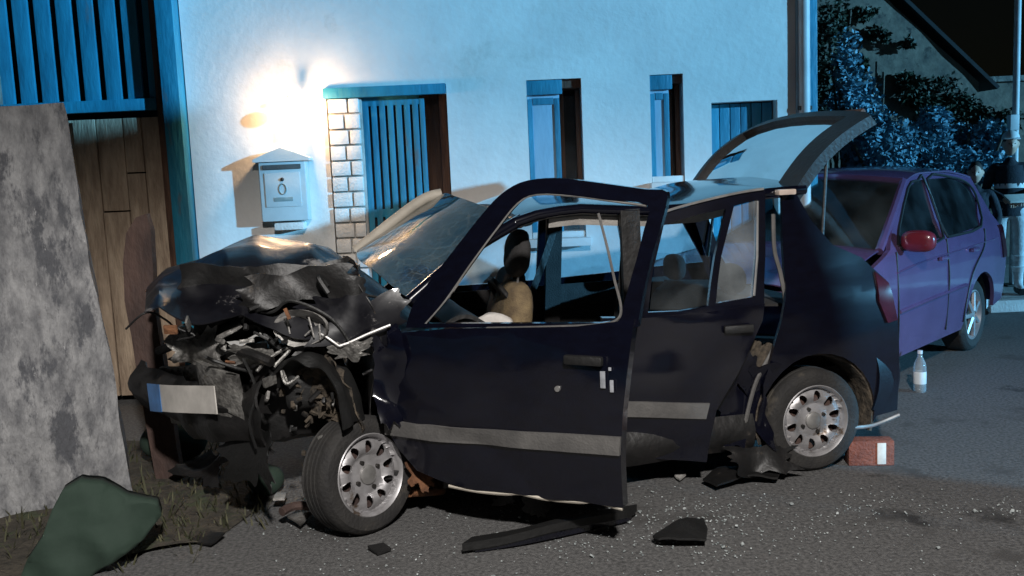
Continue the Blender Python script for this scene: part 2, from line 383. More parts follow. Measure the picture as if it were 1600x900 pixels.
# front door opening: white brick jamb, blue slatted shutter, brown door behind
RD = 0.115
dd = boxo('door', ((DO[0]+DO[1])/2, WY+RD+0.09, 1.16), (0.92, 0.05, 2.28), 'brown_wood', house)
for k in range(3):
    boxo('door_panel', (-0.60, WY+RD+0.058, 0.45+k*0.66), (0.26, 0.02, 0.56), 'brown_wood', dd)
boxo('door_frame', (-0.455, WY+RD+0.05, 1.16), (0.066, 0.14, 2.25), 'brown_wood', house)
boxo('lintel', ((DO[0]+DO[1])/2-.01, WY-0.012, LINT-0.035), (0.90, 0.06, 0.075), 'blue_paint', house)
jb = boxo('brick_jamb', (-1.175, WY+0.05, 1.12), (0.245, 0.09, 2.18), 'mortar', house)
for r in range(19):
    for c in range(2):
        off = 0 if r % 2 else 0.03
        w = 0.12 + (off if c == 0 else -off) - 0.014
        x0 = -1.298 if c == 0 else -1.298+0.12+off
        boxo('brick', (x0+w/2+.003, WY-0.004+random.uniform(-.003, .003), 0.10+r*0.1145), (w, 0.05, 0.100), 'white_brick', jb, bev=0.006)
sh = boxo('shutter', (-0.845, WY+0.075, 1.42), (0.42, 0.014, 1.56), 'dark_back', house)
for k in range(7):
    boxo('slat', (-1.030+k*0.0615, WY+0.052, 1.44), (0.043, 0.03, 1.50), 'blue_paint', sh, bev=0.006)
boxo('shutter_rail', (-0.845, WY+0.056, 2.19), (0.43, 0.036, 0.07), 'blue_paint', sh)
boxo('shutter_rail', (-0.845, WY+0.056, 1.36), (0.43, 0.036, 0.06), 'blue_paint', sh)
boxo('shutter_rail', (-0.845, WY+0.056, 0.66), (0.43, 0.036, 0.08), 'blue_paint', sh)
boxo('shutter_stile', (-0.61, WY+0.058, 1.42), (0.035, 0.04, 1.56), 'blue_paint', sh)
boxo('door_step', (-0.86, WY-0.10, 0.07), (1.05, 0.36, 0.14), 'pale_concrete', house)
def window(x0, x1, z0, z1, rec):
    w = x1-x0; cx = (x0+x1)/2; xm = x0+w*0.60; zc = (z0+z1)/2
    o = boxo('window', (cx, WY+.30, zc), (w, 0.03, z1-z0), 'dark_back', house)
    boxo('window_head', (x0+(xm-x0)/2+.01, WY+rec+.01, z1-0.055), (xm-x0+.02, 0.06, 0.105), 'blue_paint', o)
    boxo('window_head', ((xm+x1)/2+.01, WY+.14, z1-0.035), (x1-xm-.02, 0.2, 0.06), 'brown_wood', o)
    lf = boxo('shutter', ((x0+xm)/2, WY+rec+.03, zc-.05), (xm-x0-.004, 0.03, z1-z0-.115), 'blue_pale', o)
    boxo('shutter_stile', (x0+.022, WY+rec+.012, zc-.06), (.036, .016, z1-z0-.15), 'blue_paint', lf)
    boxo('shutter_stile', (xm-.022, WY+rec+.012, zc-.06), (.040, .016, z1-z0-.15), 'blue_paint', lf)
    boxo('shutter_rail', ((x0+xm)/2, WY+rec+.012, z1-.155), (xm-x0-.09, .014, .05), 'blue_paint', lf)
    boxo('pane', ((xm+x1)/2, WY+.22, zc-.03), (x1-xm-.05, .006, z1-z0-.16), 'pane_glass', o, bev=0)
    boxo('window_frame', (x1-.02, WY+.2, zc-.02), (.036, .10, z1-z0-.1), 'brown_wood', o)
    boxo('window_frame', (xm+.02, WY+.2, zc-.02), (.03, .10, z1-z0-.1), 'brown_wood', o)
    boxo('inner_sill', (cx, WY+.10, z0+.02), (w-.01, .18, .05), 'plaster', o)
    return o
window(*W1, 0.03); w2 = window(*W2, 0.03)
boxo('sill', ((W2[0]+W2[1])/2, WY-0.03, W2[2]-0.03), (0.29, 0.16, 0.06), 'plaster', house)
boxo('sill', ((W1[0]+W1[1])/2, WY-0.03, W1[2]-0.03), (0.46, 0.16, 0.06), 'plaster', house)
pd = boxo('plank_door', ((LD[0]+LD[1])/2, WY+0.16, 1.06), (0.488, 0.03, 2.02), 'dark_back', house)
for k in range(6):
    boxo('plank', (LD[0]+0.045+k*0.0795, WY+0.128, 1.06), (0.0735, 0.032, 2.0), 'blue_paint', pd, bev=0.005)
boxo('ledge', ((LD[0]+LD[1])/2, WY+0.105, 0.5), (0.44, 0.022, 0.1), 'blue_paint', pd)
boxo('latch', (LD[1]-.06, WY+0.10, 1.05), (0.03, 0.03, 0.14), 'dark_metal', pd)

# roof over the house, above the frame
def roofm(u, v): return V((XL-0.1+(XR-XL+.3)*u, WY-0.35+4.5*v, 4.58+2.2*v))
grid('roof', 8, 6, roofm, 'brick_red', house, 0.08)

# ------------------------------------------------------------------ blue slatted gate, left
gate = thing('slatted_gate', (-3.0, WY, 0), 'tall blue slatted gate over old brown boards beside house', 'gate')
boxo('post', (-2.405, WY-0.03, 2.2), (0.125, 0.20, 4.4), 'blue_paint', gate)
boxo('post', (-2.51, WY+0.02, 2.2), (0.075, 0.10, 4.4), 'brown_wood', gate)
boxo('rail', (-3.12, WY+0.0, 2.235), (1.14, 0.07, 0.085), 'blue_paint', gate)
boxo('rail', (-3.12, WY+0.04, 4.2), (1.14, 0.05, 0.085), 'blue_paint', gate)
for k in range(8):
    boxo('slat', (-3.68+k*0.158+0.02, WY+0.03, 3.27), (0.112, 0.030, 2.02), 'blue_paint', gate, bev=0.006)
boxo('backing_board', (-3.12, WY+0.30, 2.2), (1.3, 0.04, 4.4), 'dark_back', gate)
xs = [-3.20, -3.03, -2.83, -2.69, -2.555]
for c in range(4):
    zz = ([0.05, 2.15], [0.05, 1.46, 2.15], [0.05, 1.74, 2.15], [0.05, 2.15])[c]
    for k in range(len(zz)-1):
        d = random.uniform(-.008, 0.012)
        boxo('board', ((xs[c]+xs[c+1])/2, WY+0.03+d, (zz[k]+zz[k+1])/2), (xs[c+1]-xs[c]-0.008, 0.035, zz[k+1]-zz[k]-0.010), 'old_board', gate, Matrix.Rotation(random.uniform(-.008, .008), 3, 'Y'), bev=0.006)
boxo('board', (-3.45, WY+0.10, 1.1), (0.48, 0.035, 2.1), 'old_board', gate, bev=0.006)
pier = thing('stone_pier', (-3.85, WY, 0), 'narrow mottled stone pier left of the blue slatted gate', 'pier')
for k in range(16):
    w = 0.30+random.uniform(-.03, .03)
    boxo('stone', (-3.86+random.uniform(-.01, .01), WY-.02, 0.14+k*0.28), (w, 0.40, 0.27), 'stone', pier, bev=0.03)

# ------------------------------------------------------------------ wall lamp and letter box
wl = thing('wall_lamp', (-1.52, WY, 2.1), 'lit wall lamp glaring warm white above the letter box', 'lamp')
LX, LZ = -1.505, 2.15
boxo('back_plate', (LX+.02, WY-0.012, LZ+0.02), (0.06, 0.024, 0.10), 'white_brick', wl)
tubeo('arm', [(LX+.02, WY-.02, LZ+.02), (LX+.02, WY-.11, LZ+.02)], 0.012, 'white_brick', wl)
tubeo('stem', [(LX+.02, WY-.11, LZ-.20), (LX+.02, WY-.11, LZ+.14)], 0.022, 'white_brick', wl, 12)
tubeo('stem_hook', [(LX+.02, WY-.11, LZ+.10), (LX-.07, WY-.11, LZ+.07)], 0.018, 'white_brick', wl, 10)
bm = bmesh.new(); bmesh.ops.create_uvsphere(bm, u_segments=20, v_segments=12, radius=0.055, matrix=Matrix.Translation((LX-.0, WY-.19, LZ+.0)))
mk('bulb', bm, 'bulb', wl)
mb = thing('letter_box', (-1.66, WY, 1.3), 'pale blue letter box with pitched lid under the wall lamp', 'letter box')
bx, bw, bz0, bz1 = -1.64, 0.34, 1.34, 1.78
boxo('box_body', (bx, WY-0.07, (bz0+bz1)/2), (bw, 0.13, bz1-bz0), 'box_paint', mb, bev=0.012)
def lid(x, z): return V((bx+x, WY-0.155, z))
panel('lid', [(-.205, 1.775), (.205, 1.775), (.205, 1.795), (.10, 1.84), (0.0, 1.875), (-.10, 1.84), (-.205, 1.795)], [], lid, (0, 0.15, 0), 'box_paint', mb, cell=0.05)
boxo('flap', (bx, WY-0.140, 1.735), (bw-.06, 0.012, 0.035), 'grey_trim', mb)
em = boxo('emblem_panel', (bx, WY-0.139, 1.57), (bw-.08, 0.008, 0.25), 'box_paint', mb)
tubeo('emblem_ring', [(bx+0.026*math.cos(a*.4), WY-0.146, 1.575+0.038*math.sin(a*.4)) for a in range(17)], 0.005, 'emblem_grey', em, 6)
boxo('name_strip', (bx, WY-.144, 1.50), (.14, .004, .03), 'emblem_grey', em, bev=.001)
bm = bmesh.new(); bmesh.ops.create_uvsphere(bm, u_segments=12, v_segments=8, radius=0.014, matrix=Matrix.Translation((bx, WY-.145, 1.645))); mk('key_lock', bm, 'dark_metal', em)
boxo('newspaper_tray', (bx+.02, WY-0.065, 1.30), (0.22, 0.11, 0.055), 'white_brick', mb, bev=0.012)

# ------------------------------------------------------------------ concrete pillar
def pillar():
    rt = thing('concrete_pillar', (-2.6, 4.8, 0), 'stained leaning concrete pillar struck by the wrecked car', 'pillar')
    A, B, Cc, D = V((-2.05, 4.93, 0)), V((-3.05, 4.45, 0)), V((-3.35, 5.05, 0)), V((-2.32, 5.55, 0))
    tA = onplane(100, 152, A, V((0.3, -1, 0)).normalized()); sh_ = V((tA.x-A.x, 0.02, 0)); top = tA.z
    bm = bmesh.new(); nzv, per = 40, 14; rings = []
    base = [A, B, Cc, D]
    for j in range(nzv+1):
        t = j/nzv; rg = []
        for e in range(4):
            p, q = base[e], base[(e+1) % 4]
            for k in range(per):
                w = p.lerp(q, k/per)
                cc = (A+B+Cc+D)/4
                w = w + (sh_ if False else V((0, 0, 0)))
                ww = w.lerp(cc, 0.10*t) + V((sh_.x*t*0.78, 0, 0)) + V((0, 0, top*t-0.02))
                d = nv3(ww, 5.0, 3)*0.012 + nv3(ww, 1.6, 5)*0.02
                if j == nzv: d.z *= 1.5
                rg.append(bm.verts.new(ww+d))
        rings.append(rg)
    n = len(rings[0])
    for j in range(nzv):
        for k in range(n): bm.faces.new((rings[j][k], rings[j][(k+1) % n], rings[j+1][(k+1) % n], rings[j+1][k]))
    bm.faces.new(rings[-1]); bm.faces.new(rings[0])
    mk('pillar_body', bm, 'concrete', rt, True, 30)
pillar()

# ------------------------------------------------------------------ the wreck
RWp, FWp = gnd(1275, 737), gnd(565, 835)
hd = (FWp-RWp).normalized(); nL = V((-hd.y, hd.x, 0))
if nL.y > 0: nL = -nL
O = RWp.copy(); WB = (FWp-RWp).length
def P(s, d, z): return O + hd*s - nL*d + V((0, 0, z))
def px(x, y, d=0.0): return onplane(x, y, O-nL*d, nL)
def sz(p): q = p-O; return (q.dot(hd), p.z)
def spx(x, y, d=0.0): return sz(px(x, y, d))
wreck = thing('wrecked_car', tuple(P(WB/2, 0.8, 0)), 'crushed black hatchback with doors and tailgate open, nose against pillar', 'car')
CW = 1.58   # body width
def tumble(z): return 0.0 if z < 0.92 else 0.30*(z-0.92)**1.15
def bow(z):  # side bulge
    return 0.03*max(0, 1-((z-0.62)/0.42)**2)
def side_map(s, z): 
    p = P(s, tumble(z)-bow(z)+0.012*nz((s, 0, z), 3.0, 9), z); return p
# --- left quarter panel with wheel arch and C pillar
def arch(cx, cz, r, a0, a1, n=14): return [(cx+r*math.cos(rad(a0+(a1-a0)*k/n)), cz+r*math.sin(rad(a0+(a1-a0)*k/n))) for k in range(n+1)]
R0 = 0.275
def pz(lst, z_in=True):
    o = []
    for x, y in lst:
        s, z = spx(x, y); d = tumble(z)
        o.append(spx(x, y, d))
    return o
qa = pz([(1222, 304), (1246, 305), (1268, 345), (1300, 382), (1345, 402), (1385, 440), (1397, 500), (1400, 560), (1400, 640)])
qb = pz([(1345, 652)])
arc = arch(0.0, R0+0.015, 0.345, 190, -10, 16)          # s decreases to the right of the picture
arc = [(s, z) for s, z in arc]
qf = pz([(1190, 640), (1188, 600), (1202, 550), (1218, 500), (1226, 450), (1222, 380)])
outer = qa + [(-0.36, qb[0][1])] + [(p[0], p[1]) for p in arc] + qf
panel('quarter_panel', outer, [], side_map, nL*-0.02, 'navy_paint', wreck, cell=0.07)
# inner wheel house and arch lip
bm = bmesh.new(); lathe(bm, [(0.345, 0.0), (0.352, -.012), (0.335, -.015), (0.325, 0.02), (0.33, 0.26), (0.02, 0.26)],
    Matrix.Translation(P(0, 0.012, R0+0.015)) @ Matrix((( -hd.x, -nL.x, 0, 0), (-hd.y, -nL.y, 0, 0), (0, 0, 1, 0), (0, 0, 0, 1))), 40)
for v in [v for v in bm.verts if v.co.z < 0.17]: bm.verts.remove(v)
mk('wheel_house', bm, 'inner_dirt', wreck)
# rear end: tail lamp, bumper, tail panel
tl = panel('tail_light', pz([(1364, 424), (1384, 441), (1395, 498), (1380, 503), (1368, 470)]), [], lambda s, z: side_map(s, z)+nL*0.012-hd*0.0, nL*-0.03, 'red_lens', wreck, cell=0.05)
def bump(u, v):
    a = u; z = 0.30+0.34*v; bul = 0.05*math.sin(math.pi*min(1, max(0, v)))
    path = [(-0.33, -0.02), (-0.47, 0.0), (-0.545, 0.10), (-0.57, 0.45), (-0.575, 0.8)]
    t = a*(len(path)-1); i = min(int(t), len(path)-2); f = t-i
    s = path[i][0]*(1-f)+path[i+1][0]*f; d = path[i][1]*(1-f)+path[i+1][1]*f
    return P(s-bul*0.6, d-bul*0.3, z)
grid('rear_bumper', 26, 8, bump, 'navy_paint', wreck, 0.012)
grid('tail_panel', 10, 8, lambda u, v: P(-0.49+0.02*v, 0.06+1.2*u, 0.60+0.18*v), 'navy_paint', wreck, 0.012)
# bumper strip torn loose under the corner
tubeo('bumper_strip', bez([px(1335, 668), px(1365, 664), px(1405, 648, -.02)], 6), 0.010, 'silver', wreck, 6)
# --- wheels
def wheel(name, c, out, camber=0.0, lab=None):
    """c centre of outer face; out = outward normal"""
    out = V(out).normalized(); up = V((0, 0, 1)); up = (up-out*up.dot(out)).normalized(); ax = up.cross(out)
    M = Matrix((ax, out, up)).transposed().to_4x4(); M.translation = V(c)
    root = None
    bm = bmesh.new()
    prof = [(0.185, 0.0), (0.20, 0.004), (0.225, 0.010), (0.250, 0.006), (0.266, -0.012), (0.272, -0.03)]
    for k in range(4):
        a = -0.036-k*0.028; prof += [(0.273, a), (0.273, a-.018), (0.264, a-.020), (0.264, a-.026)]
    prof += [(0.272, -0.155), (0.262, -0.172), (0.23, -0.182), (0.185, -0.178), (0.182, -0.09)]
    lathe(bm, prof, M, 56, True); ty = mk('tyre', bm, 'rubber')
    whl = ty; ty.name = name
    ty.parent = wreck; ty.matrix_parent_inverse = ROOTM[wreck.name].inverted()
    ROOTM[ty.name] = Matrix.Identity(4)
    # rim face with ten hand holes
    def cir(r, n, cx=0, cz=0, sx=1, rot=0):
        o = []
        for k in range(n):
            a = 2*math.pi*k/n; x, z = r*math.cos(a)*sx, r*math.sin(a)
            o.append((cx+x*math.cos(rot)-z*math.sin(rot), cz+x*math.sin(rot)+z*math.cos(rot)))
        return o
    holes = []
    for k in range(10):
        a = 2*math.pi*(k+.3)/10; holes.append(cir(0.021, 12, 0.128*math.cos(a), 0.128*math.sin(a), 1.45, a))
    def rm(x, z):
        r = math.hypot(x, z)
        h = -0.012 if r > .172 else (-0.034+0.024*math.sin((r-.09)/.08*math.pi) if r > .09 else -0.034+0.012*math.cos(r/.09*math.pi*.5))
        return M @ V((x, h, z))
    rim = panel('rim', cir(0.176, 64), holes, rm, out*-0.008, 'steel_rim', None, 0.02); rim.parent = ty
    bm = bmesh.new(); lathe(bm, [(0.172, -0.02), (0.178, -0.004), (0.188, 0.006), (0.194, 0.0), (0.186, -.01), (0.176, -0.10), (0.172, -.10)], M, 56, True); x = mk('rim_flange', bm, 'steel_rim'); x.parent = ty
    bm = bmesh.new(); lathe(bm, [(0.0005, -0.008), (0.03, -0.009), (0.044, -0.016), (0.048, -0.03)], M, 28); x = mk('hub_cap', bm, 'silver'); x.parent = ty
    for k in range(4):
        a = 2*math.pi*k/4+.4
        bm = bmesh.new(); lathe(bm, [(0.0005, -0.014), (0.009, -0.015), (0.010, -0.03)], M @ Matrix.Translation((0.066*math.cos(a), 0, 0.066*math.sin(a))), 8); x = mk('wheel_bolt', bm, 'dark_metal'); x.parent = ty
    bm = bmesh.new(); lathe(bm, [(0.0005, -0.07), (0.165, -0.07), (0.165, -.15)], M, 32); x = mk('brake_drum', bm, 'dark_rust'); x.parent = ty
    return ty
wheel('wheel', P(0.0, 0.0, R0-.003), nL)
stn = (rotz(rad(33)) @ nL); stn = (stn + V((0, 0, 0.10))).normalized()
wheel('wheel', px(580, 742, 0.0)+V((0, 0, 0.0)), stn)
wheel('wheel', P(0.05, CW-.02, R0-.003), -nL)
wheel('wheel', P(WB-.15, CW-.10, R0-.003), -nL)
# --- sill, floor, far side
grid('sill', 14, 6, lambda u, v: P(0.36+1.62*u, 0.03-0.035*math.sin(v*math.pi)+.01*nz((u*5, v, 0), 2, 4), 0.17+0.17*v+0.02*nz((u*4, 0, 0), 1, 6)), 'wreck_black', wreck, 0.02)
boxM = Matrix((hd, -nL, V((0, 0, 1)))).transposed()
boxo('floor_pan', P(1.0, CW/2, 0.23), (2.7, CW-.2, 0.04), 'wreck_black', wreck, boxM)
def cargo(): boxo('boot_floor', P(-0.18, CW/2, 0.5), (0.5, CW-.34, 0.03), 'dark_seat', wreck, boxM)
cargo()
def far_map(s, z): return P(s, CW-tumble(z)+bow(z), z)
ftop = 1.45
far_out = [(-0.42, 0.35), (-0.36, 0.35)] + [(s, z) for s, z in reversed(arch(0.05, R0, 0.33, 180, 0, 10)) if False] + [(2.0, 0.2), (2.05, 0.92), (1.45, 1.40), (0.9, 1.46), (0.05, 1.44), (-0.32, 0.95), (-0.45, 0.8)]
win1 = [(1.86, 0.93), (1.40, 1.34), (1.02, 1.39), (1.02, 0.93)]
win2 = [(0.94, 0.93), (0.94, 1.39), (0.52, 1.385), (0.40, 0.95)]
win3 = [(0.34, 0.96), (0.44, 1.37), (0.10, 1.36), (-0.16, 0.97)]
panel('far_side_panel', far_out, [win1, win2, win3], far_map, nL*-0.02, 'navy_paint', wreck, cell=0.09)
grid('door_card', 10, 6, lambda u, v: P(0.1+1.8*u, CW-0.06+.012*math.sin(v*6), 0.28+0.62*v), 'dark_seat', wreck, 0.02)
grid('far_window', 2, 2, lambda u, v: far_map(1.02+.0*u+(0.42-.42*v+.4*(1-v)*0)*u*2, 0.93+0.42*v)-nL*0.004, 'side_glass', wreck, 0)
panel('rear_far_window', win2, [], lambda s, z: far_map(s, z)-nL*0.004, None, 'side_glass', wreck, cell=0.1)
panel('quarter_far_window', win3, [], lambda s, z: far_map(s, z)-nL*0.004, None, 'side_glass', wreck, cell=0.1)
# --- roof
zr = [(-0.02, 1.485), (0.25, 1.475), (0.55, 1.425), (0.85, 1.42), (1.2, 1.45), (1.40, 1.44), (1.52, 1.40)]
def roof_z(s):
    for (a, za), (b, zb) in zip(zr, zr[1:]):
        if s <= b: t = max(0, (s-a)/(b-a)); return za+(zb-za)*t
    return zr[-1][1]
def roof_m(u, v, dz=0.0):
    s = -0.04+1.56*u; d = 0.15+(CW-0.30)*v; z = roof_z(s)+0.055*math.sin(math.pi*v)**0.7
    z += 0.02*nz((s*2, d*2, 0), 1.5, 3)*math.sin(math.pi*v); return P(s, d, z+dz)
grid('roof', 26, 22, roof_m, 'navy_paint', wreck, 0.012, ang=60)
grid('head_lining', 14, 12, lambda u, v: roof_m(u*.94+.03, v*.92+.04, -0.05), 'head_lining', wreck, 0.01)
tubeo('cant_rail', [P(-0.04+1.58*k/14, 0.155, roof_z(-0.04+1.58*k/14)-.012) for k in range(15)], 0.026, 'navy_paint', wreck, 10)
tubeo('cant_rail', [P(-0.04+1.58*k/14, CW-.155, roof_z(-0.04+1.58*k/14)-.012) for k in range(15)], 0.026, 'navy_paint', wreck, 10)
tubeo('windscreen_header', [P(1.515, 0.15+(CW-.3)*k/10, 1.385+.05*math.sin(math.pi*k/10)) for k in range(11)], 0.028, 'wreck_black', wreck, 10)
tubeo('grab_handle', bez([P(1.28, CW-.20, 1.36), P(1.24, CW-.24, 1.31), P(1.12, CW-.24, 1.31), P(1.08, CW-.20, 1.36)], 5), 0.012, 'cream_trim', wreck, 8)
grid('roof_side_trim', 16, 4, lambda u, v: P(0.35+1.0*u, 0.20+.02*v, roof_z(.35+1.0*u)-0.045-0.045*v), 'head_lining', wreck, 0.008)
# pillars
Anear_top = P(1.50, 0.17, 1.40); Anear_bot = px(640, 470, 0.06)
tubeo('windscreen_pillar', bez([Anear_bot, Anear_bot.lerp(Anear_top, .5)+V((0, 0, .03)), Anear_top], 8), 0.030, 'navy_paint', wreck, 10)
tubeo('pillar_trim', bez([Anear_bot-nL*.03-hd*.02, Anear_bot.lerp(Anear_top, .5)+V((0, 0, .02))-nL*.04-hd*.02, Anear_top-nL*.04-hd*.03], 8), 0.016, 'cream_trim', wreck, 8)
Afar_bot = px(556, 392, CW-.10); Afar_top = px(690, 303, CW-.2)
bm = bmesh.new(); pp = bez([Afar_bot, px(628, 335, CW-.16), px(665, 310, CW-.19), Afar_top], 8); tube(bm, pp, 0.034, 10); mk('far_windscreen_pillar', bm, 'cream_trim', wreck)
def bpil(d0, d1, nm, mtn):
    grid(nm, 5, 12, lambda u, v: P(0.93+0.10*u-.03*v, (d0*(1-v)+d1*v), 0.25+1.17*v), mtn, wreck, 0.03)
bpil(0.04, 0.16, 'door_pillar', 'wreck_black'); bpil(CW-.06, CW-.20, 'far_door_pillar', 'dark_seat')
# rear left aperture seal
tubeo('door_seal', bez([px(1208, 335, .1), px(1210, 390, .05), px(1220, 430, .03), px(1226, 480, .01), px(1210, 540, .0), px(1180, 600, .0), px(1160, 680, .0)], 8), 0.011, 'grey_trim', wreck, 6)
# --- windscreen (cracked, hanging)
w00, w10, w01, w11 = Anear_bot-nL*.02, Afar_bot, Anear_top, Afar_top
grid('windscreen', 14, 12, lambda u, v: (w00.lerp(w10, u)).lerp(w01.lerp(w11, u), v)+V((0, 0, 1))*0.06*math.sin(u*math.pi)*(1-v*.3)+hd*0.08*math.sin(u*math.pi)+nv3((u*3, v*3, 1), 1, 2)*.015, 'screen_glass', wreck, 0.004)
# --- interior
def dash(u, v):
    s = 1.62+0.30*v; d = 0.10+(CW-.2)*u; z = 0.80+0.17*math.sin(v*math.pi*.62+.2)+0.03*nz((u*4, v*2, 0), 1, 1); return P(s, d, z)
grid('dashboard', 20, 10, dash, 'black_plastic', wreck, 0.02)
grid('dash_front', 20, 6, lambda u, v: P(1.60+.03*math.sin(v*3), 0.10+(CW-.2)*u, 0.35+0.50*v), 'black_plastic', wreck, 0.02)
def steering():
    c = P(1.50, 0.46, 0.93); ax = (hd*-0.85+V((0, 0, .5))).normalized(); a = nL; b = ax.cross(a)
    r_ = [c+(a*math.cos(k*2*math.pi/24)+b*math.sin(k*2*math.pi/24))*0.18 for k in range(25)]
    sw = tubeo('steering_wheel', r_, 0.014, 'black_plastic', wreck, 8)
    for ang in (20, 160, 270):
        q = c+(a*math.cos(rad(ang))+b*math.sin(rad(ang)))*0.18; x = tubeo('spoke', [c, q], 0.014, 'black_plastic', None, 6); x.parent = sw
    bm = bmesh.new(); bmesh.ops.create_uvsphere(bm, u_segments=20, v_segments=12, radius=1)
    for v in bm.verts:
        p = V((v.co.x*.10, v.co.y*.10, v.co.z*.05)); p += nv3(p, 14, 3)*.02
        v.co = c+ax*.04 - V((0, 0, .05)) + a*p.x + b*p.y + ax*p.z
    mk('airbag', bm, 'airbag', wreck)
steering()
bm = bmesh.new(); bmesh.ops.create_uvsphere(bm, u_segments=24, v_segments=14, radius=1)
ac = px(768, 506, 0.22)
for v in bm.verts:
    p = V((v.co.x*.115, v.co.y*.12, v.co.z*.045)); p += nv3(p, 12, 5)*.022; v.co = ac+hd*p.x+nL*p.y+V((0, 0, p.z))
mk('deflated_airbag', bm, 'airbag', wreck)
def cushion(name, c, a, b, t, mt, parent, n=3.0, lump=.01, seed=0):
    """superellipsoid pad: half vectors a, b, t"""
    bm = bmesh.new(); bmesh.ops.create_uvsphere(bm, u_segments=28, v_segments=18, radius=1)
    for v in bm.verts:
        q = v.co.copy(); r = (abs(q.x)**n+abs(q.y)**n+abs(q.z)**n)**(-1/n); q *= r
        p = V(c)+V(a)*q.x+V(b)*q.y+V(t)*q.z; v.co = p+nv3(p, 9, seed)*lump
    return mk(name, bm, mt, parent)
Zv = V((0, 0, 1))
def seat(s, d, mtb, lean=0.22, hr=True, seed=0, zr=0.0):
    bk = (Zv-hd*lean).normalized()
    st = cushion('seat', P(s+.02, d, 0.42), hd*.26, nL*.23, Zv*.085, 'dark_seat', wreck, 4, .01, seed); ROOTM[st.name] = Matrix.Identity(4)
    x = cushion('backrest', P(s-.28, d, 0.50)+bk*.27, nL*.225, bk*.31, hd*.07, mtb, None, 4, .012, seed+1); x.parent = st
    if hr:
        x = cushion('headrest', P(s-.28, d, 0.50)+bk*(.71+zr), nL*.135, bk*.105, hd*.055, 'dark_seat', None, 2.6, .006, seed+2); x.parent = st
        for k in (-1, 1):
            q = P(s-.28, d+k*.06, 0.50)+bk*.55; y = tubeo('headrest_rod', [q, q+bk*.12], .006, 'silver', None, 6); y.parent = st
    return st
hs = spx(770, 470, 0.45)
seat(hs[0]+0.26, 0.42, 'tan_seat', 0.16, seed=2)
seat(hs[0]+0.12, CW-.42, 'dark_seat', 0.25, seed=7)
rb = cushion('rear_seat', P(0.32, CW/2, 0.62), nL*.60, (Zv-hd*.25)*.30, hd*.07, 'dark_seat', wreck, 5, .012, 4)
cushion('rear_cushion', P(0.55, CW/2, 0.42), nL*.60, hd*.25, Zv*.08, 'dark_seat', wreck, 5, .01, 9)
for d in (.42, CW-.42): cushion('rear_headrest', P(0.25, d, 1.0), nL*.12, Zv*.08, hd*.045, 'dark_seat', wreck, 2.8, .004, 3)
bm = bmesh.new(); ribbon(bm, bez([P(.96, .18, 1.25), P(.99, .20, .95), P(1.05, .24, .6), P(1.0, .2, .4)], 6), (.045, .003), nL, hd); mk('seat_belt', bm, 'black_plastic', wreck)
bm = bmesh.new(); ribbon(bm, bez([P(.94, CW-.2, 1.3), P(1.05, CW-.24, 1.05), P(1.25, CW-.35, .7)], 6), (.045, .003), nL, hd); mk('seat_belt', bm, 'black_plastic', wreck)
# --- front door swung open
HG = px(628, 560, 0.0); HG.z = 0
RE = gnd(975, 792, 0.24); RE.z = 0
fd = (RE-HG).normalized(); fn = V((-fd.y, fd.x, 0))
if fn.y > 0: fn = -fn
FDL = (RE-HG).length
def fpx(x, y, k=0.0):
    p = onplane(x, y, HG+fn*k, fn); return ((p-HG).dot(fd), p.z)
def fd_tum(z): return 0.0 if z < 0.93 else 0.10*(z-0.93)
def fmapd(k=0.0):
    def f(u, z):
        b = 0.03*max(0, 1-((z-0.62)/0.42)**2)
        dent = 0.024*nz((u*2.2, 0, z*2.2), 1.0, 21)+.008*nz((u*6, 0, z*6), 1.0, 22)-.03*max(0, .12-abs(nz((u*1.7+z*.8, 0, z*1.2), 1.0, 27)))*4
        return HG+fd*u+V((0, 0, z))+fn*(b-fd_tum(z)+dent*(1 if z < .93 else .3)+k)
    return f
low = [fpx(*q) for q in [(618, 520), (700, 513), (800, 512), (900, 510), (990, 500), (985, 560), (978, 640), (976, 720), (975, 792), (940, 787), (900, 781), (850, 779), (800, 770), (745, 766), (690, 752), (650, 735), (622, 700), (606, 660), (606, 600)]]
fdoor = panel('front_door', low, [], fmapd(), fn*-0.055, 'navy_paint', wreck, cell=0.07); ROOTM[fdoor.name] = Matrix.Identity(4)
fo = [fpx(*q) for q in [(634, 512), (640, 480), (662, 445), (700, 392), (740, 338), (768, 306), (800, 286), (840, 279), (880, 281), (940, 289), (1000, 297), (1032, 301), (1028, 340), (1012, 400), (1000, 460), (994, 512)]]
fi = [fpx(*q) for q in [(662, 506), (690, 470), (725, 415), (765, 358), (796, 318), (826, 304), (880, 306), (940, 314), (1002, 322), (998, 360), (984, 420), (972, 470), (962, 498), (940, 506)]]
panel('window_frame', sm2(fo), [sm2(fi)], fmapd(-0.012), fn*-0.035, 'navy_paint', fdoor, cell=0.05)
# inner frame with rounded rear corner (door liner and seal)
fi2 = [fpx(*q) for q in [(690, 503), (720, 455), (760, 398), (792, 352), (825, 330), (870, 332), (918, 345), (930, 380), (944, 430), (956, 470), (950, 492), (930, 503)]]
panel('frame_seal', fi, [fi2], fmapd(-0.052), fn*-0.012, 'black_plastic', fdoor, cell=0.05) if False else None
bm = bmesh.new(); tube(bm, bez([fmapd(-.02)(*fpx(*q)) for q in [(662, 506), (690, 470), (725, 415), (765, 358), (796, 318), (826, 305), (880, 307), (940, 315), (1000, 323)]], 4), .006, 6); mk('chrome_seal', bm, 'silver', fdoor)
bm = bmesh.new(); tube(bm, bez([fmapd(-.01)(*fpx(*q)) for q in [(925, 335), (942, 390), (955, 440), (966, 480), (962, 500), (935, 508), (860, 511), (760, 513)]], 4), .006, 6); mk('glass_channel', bm, 'grey_trim', fdoor)
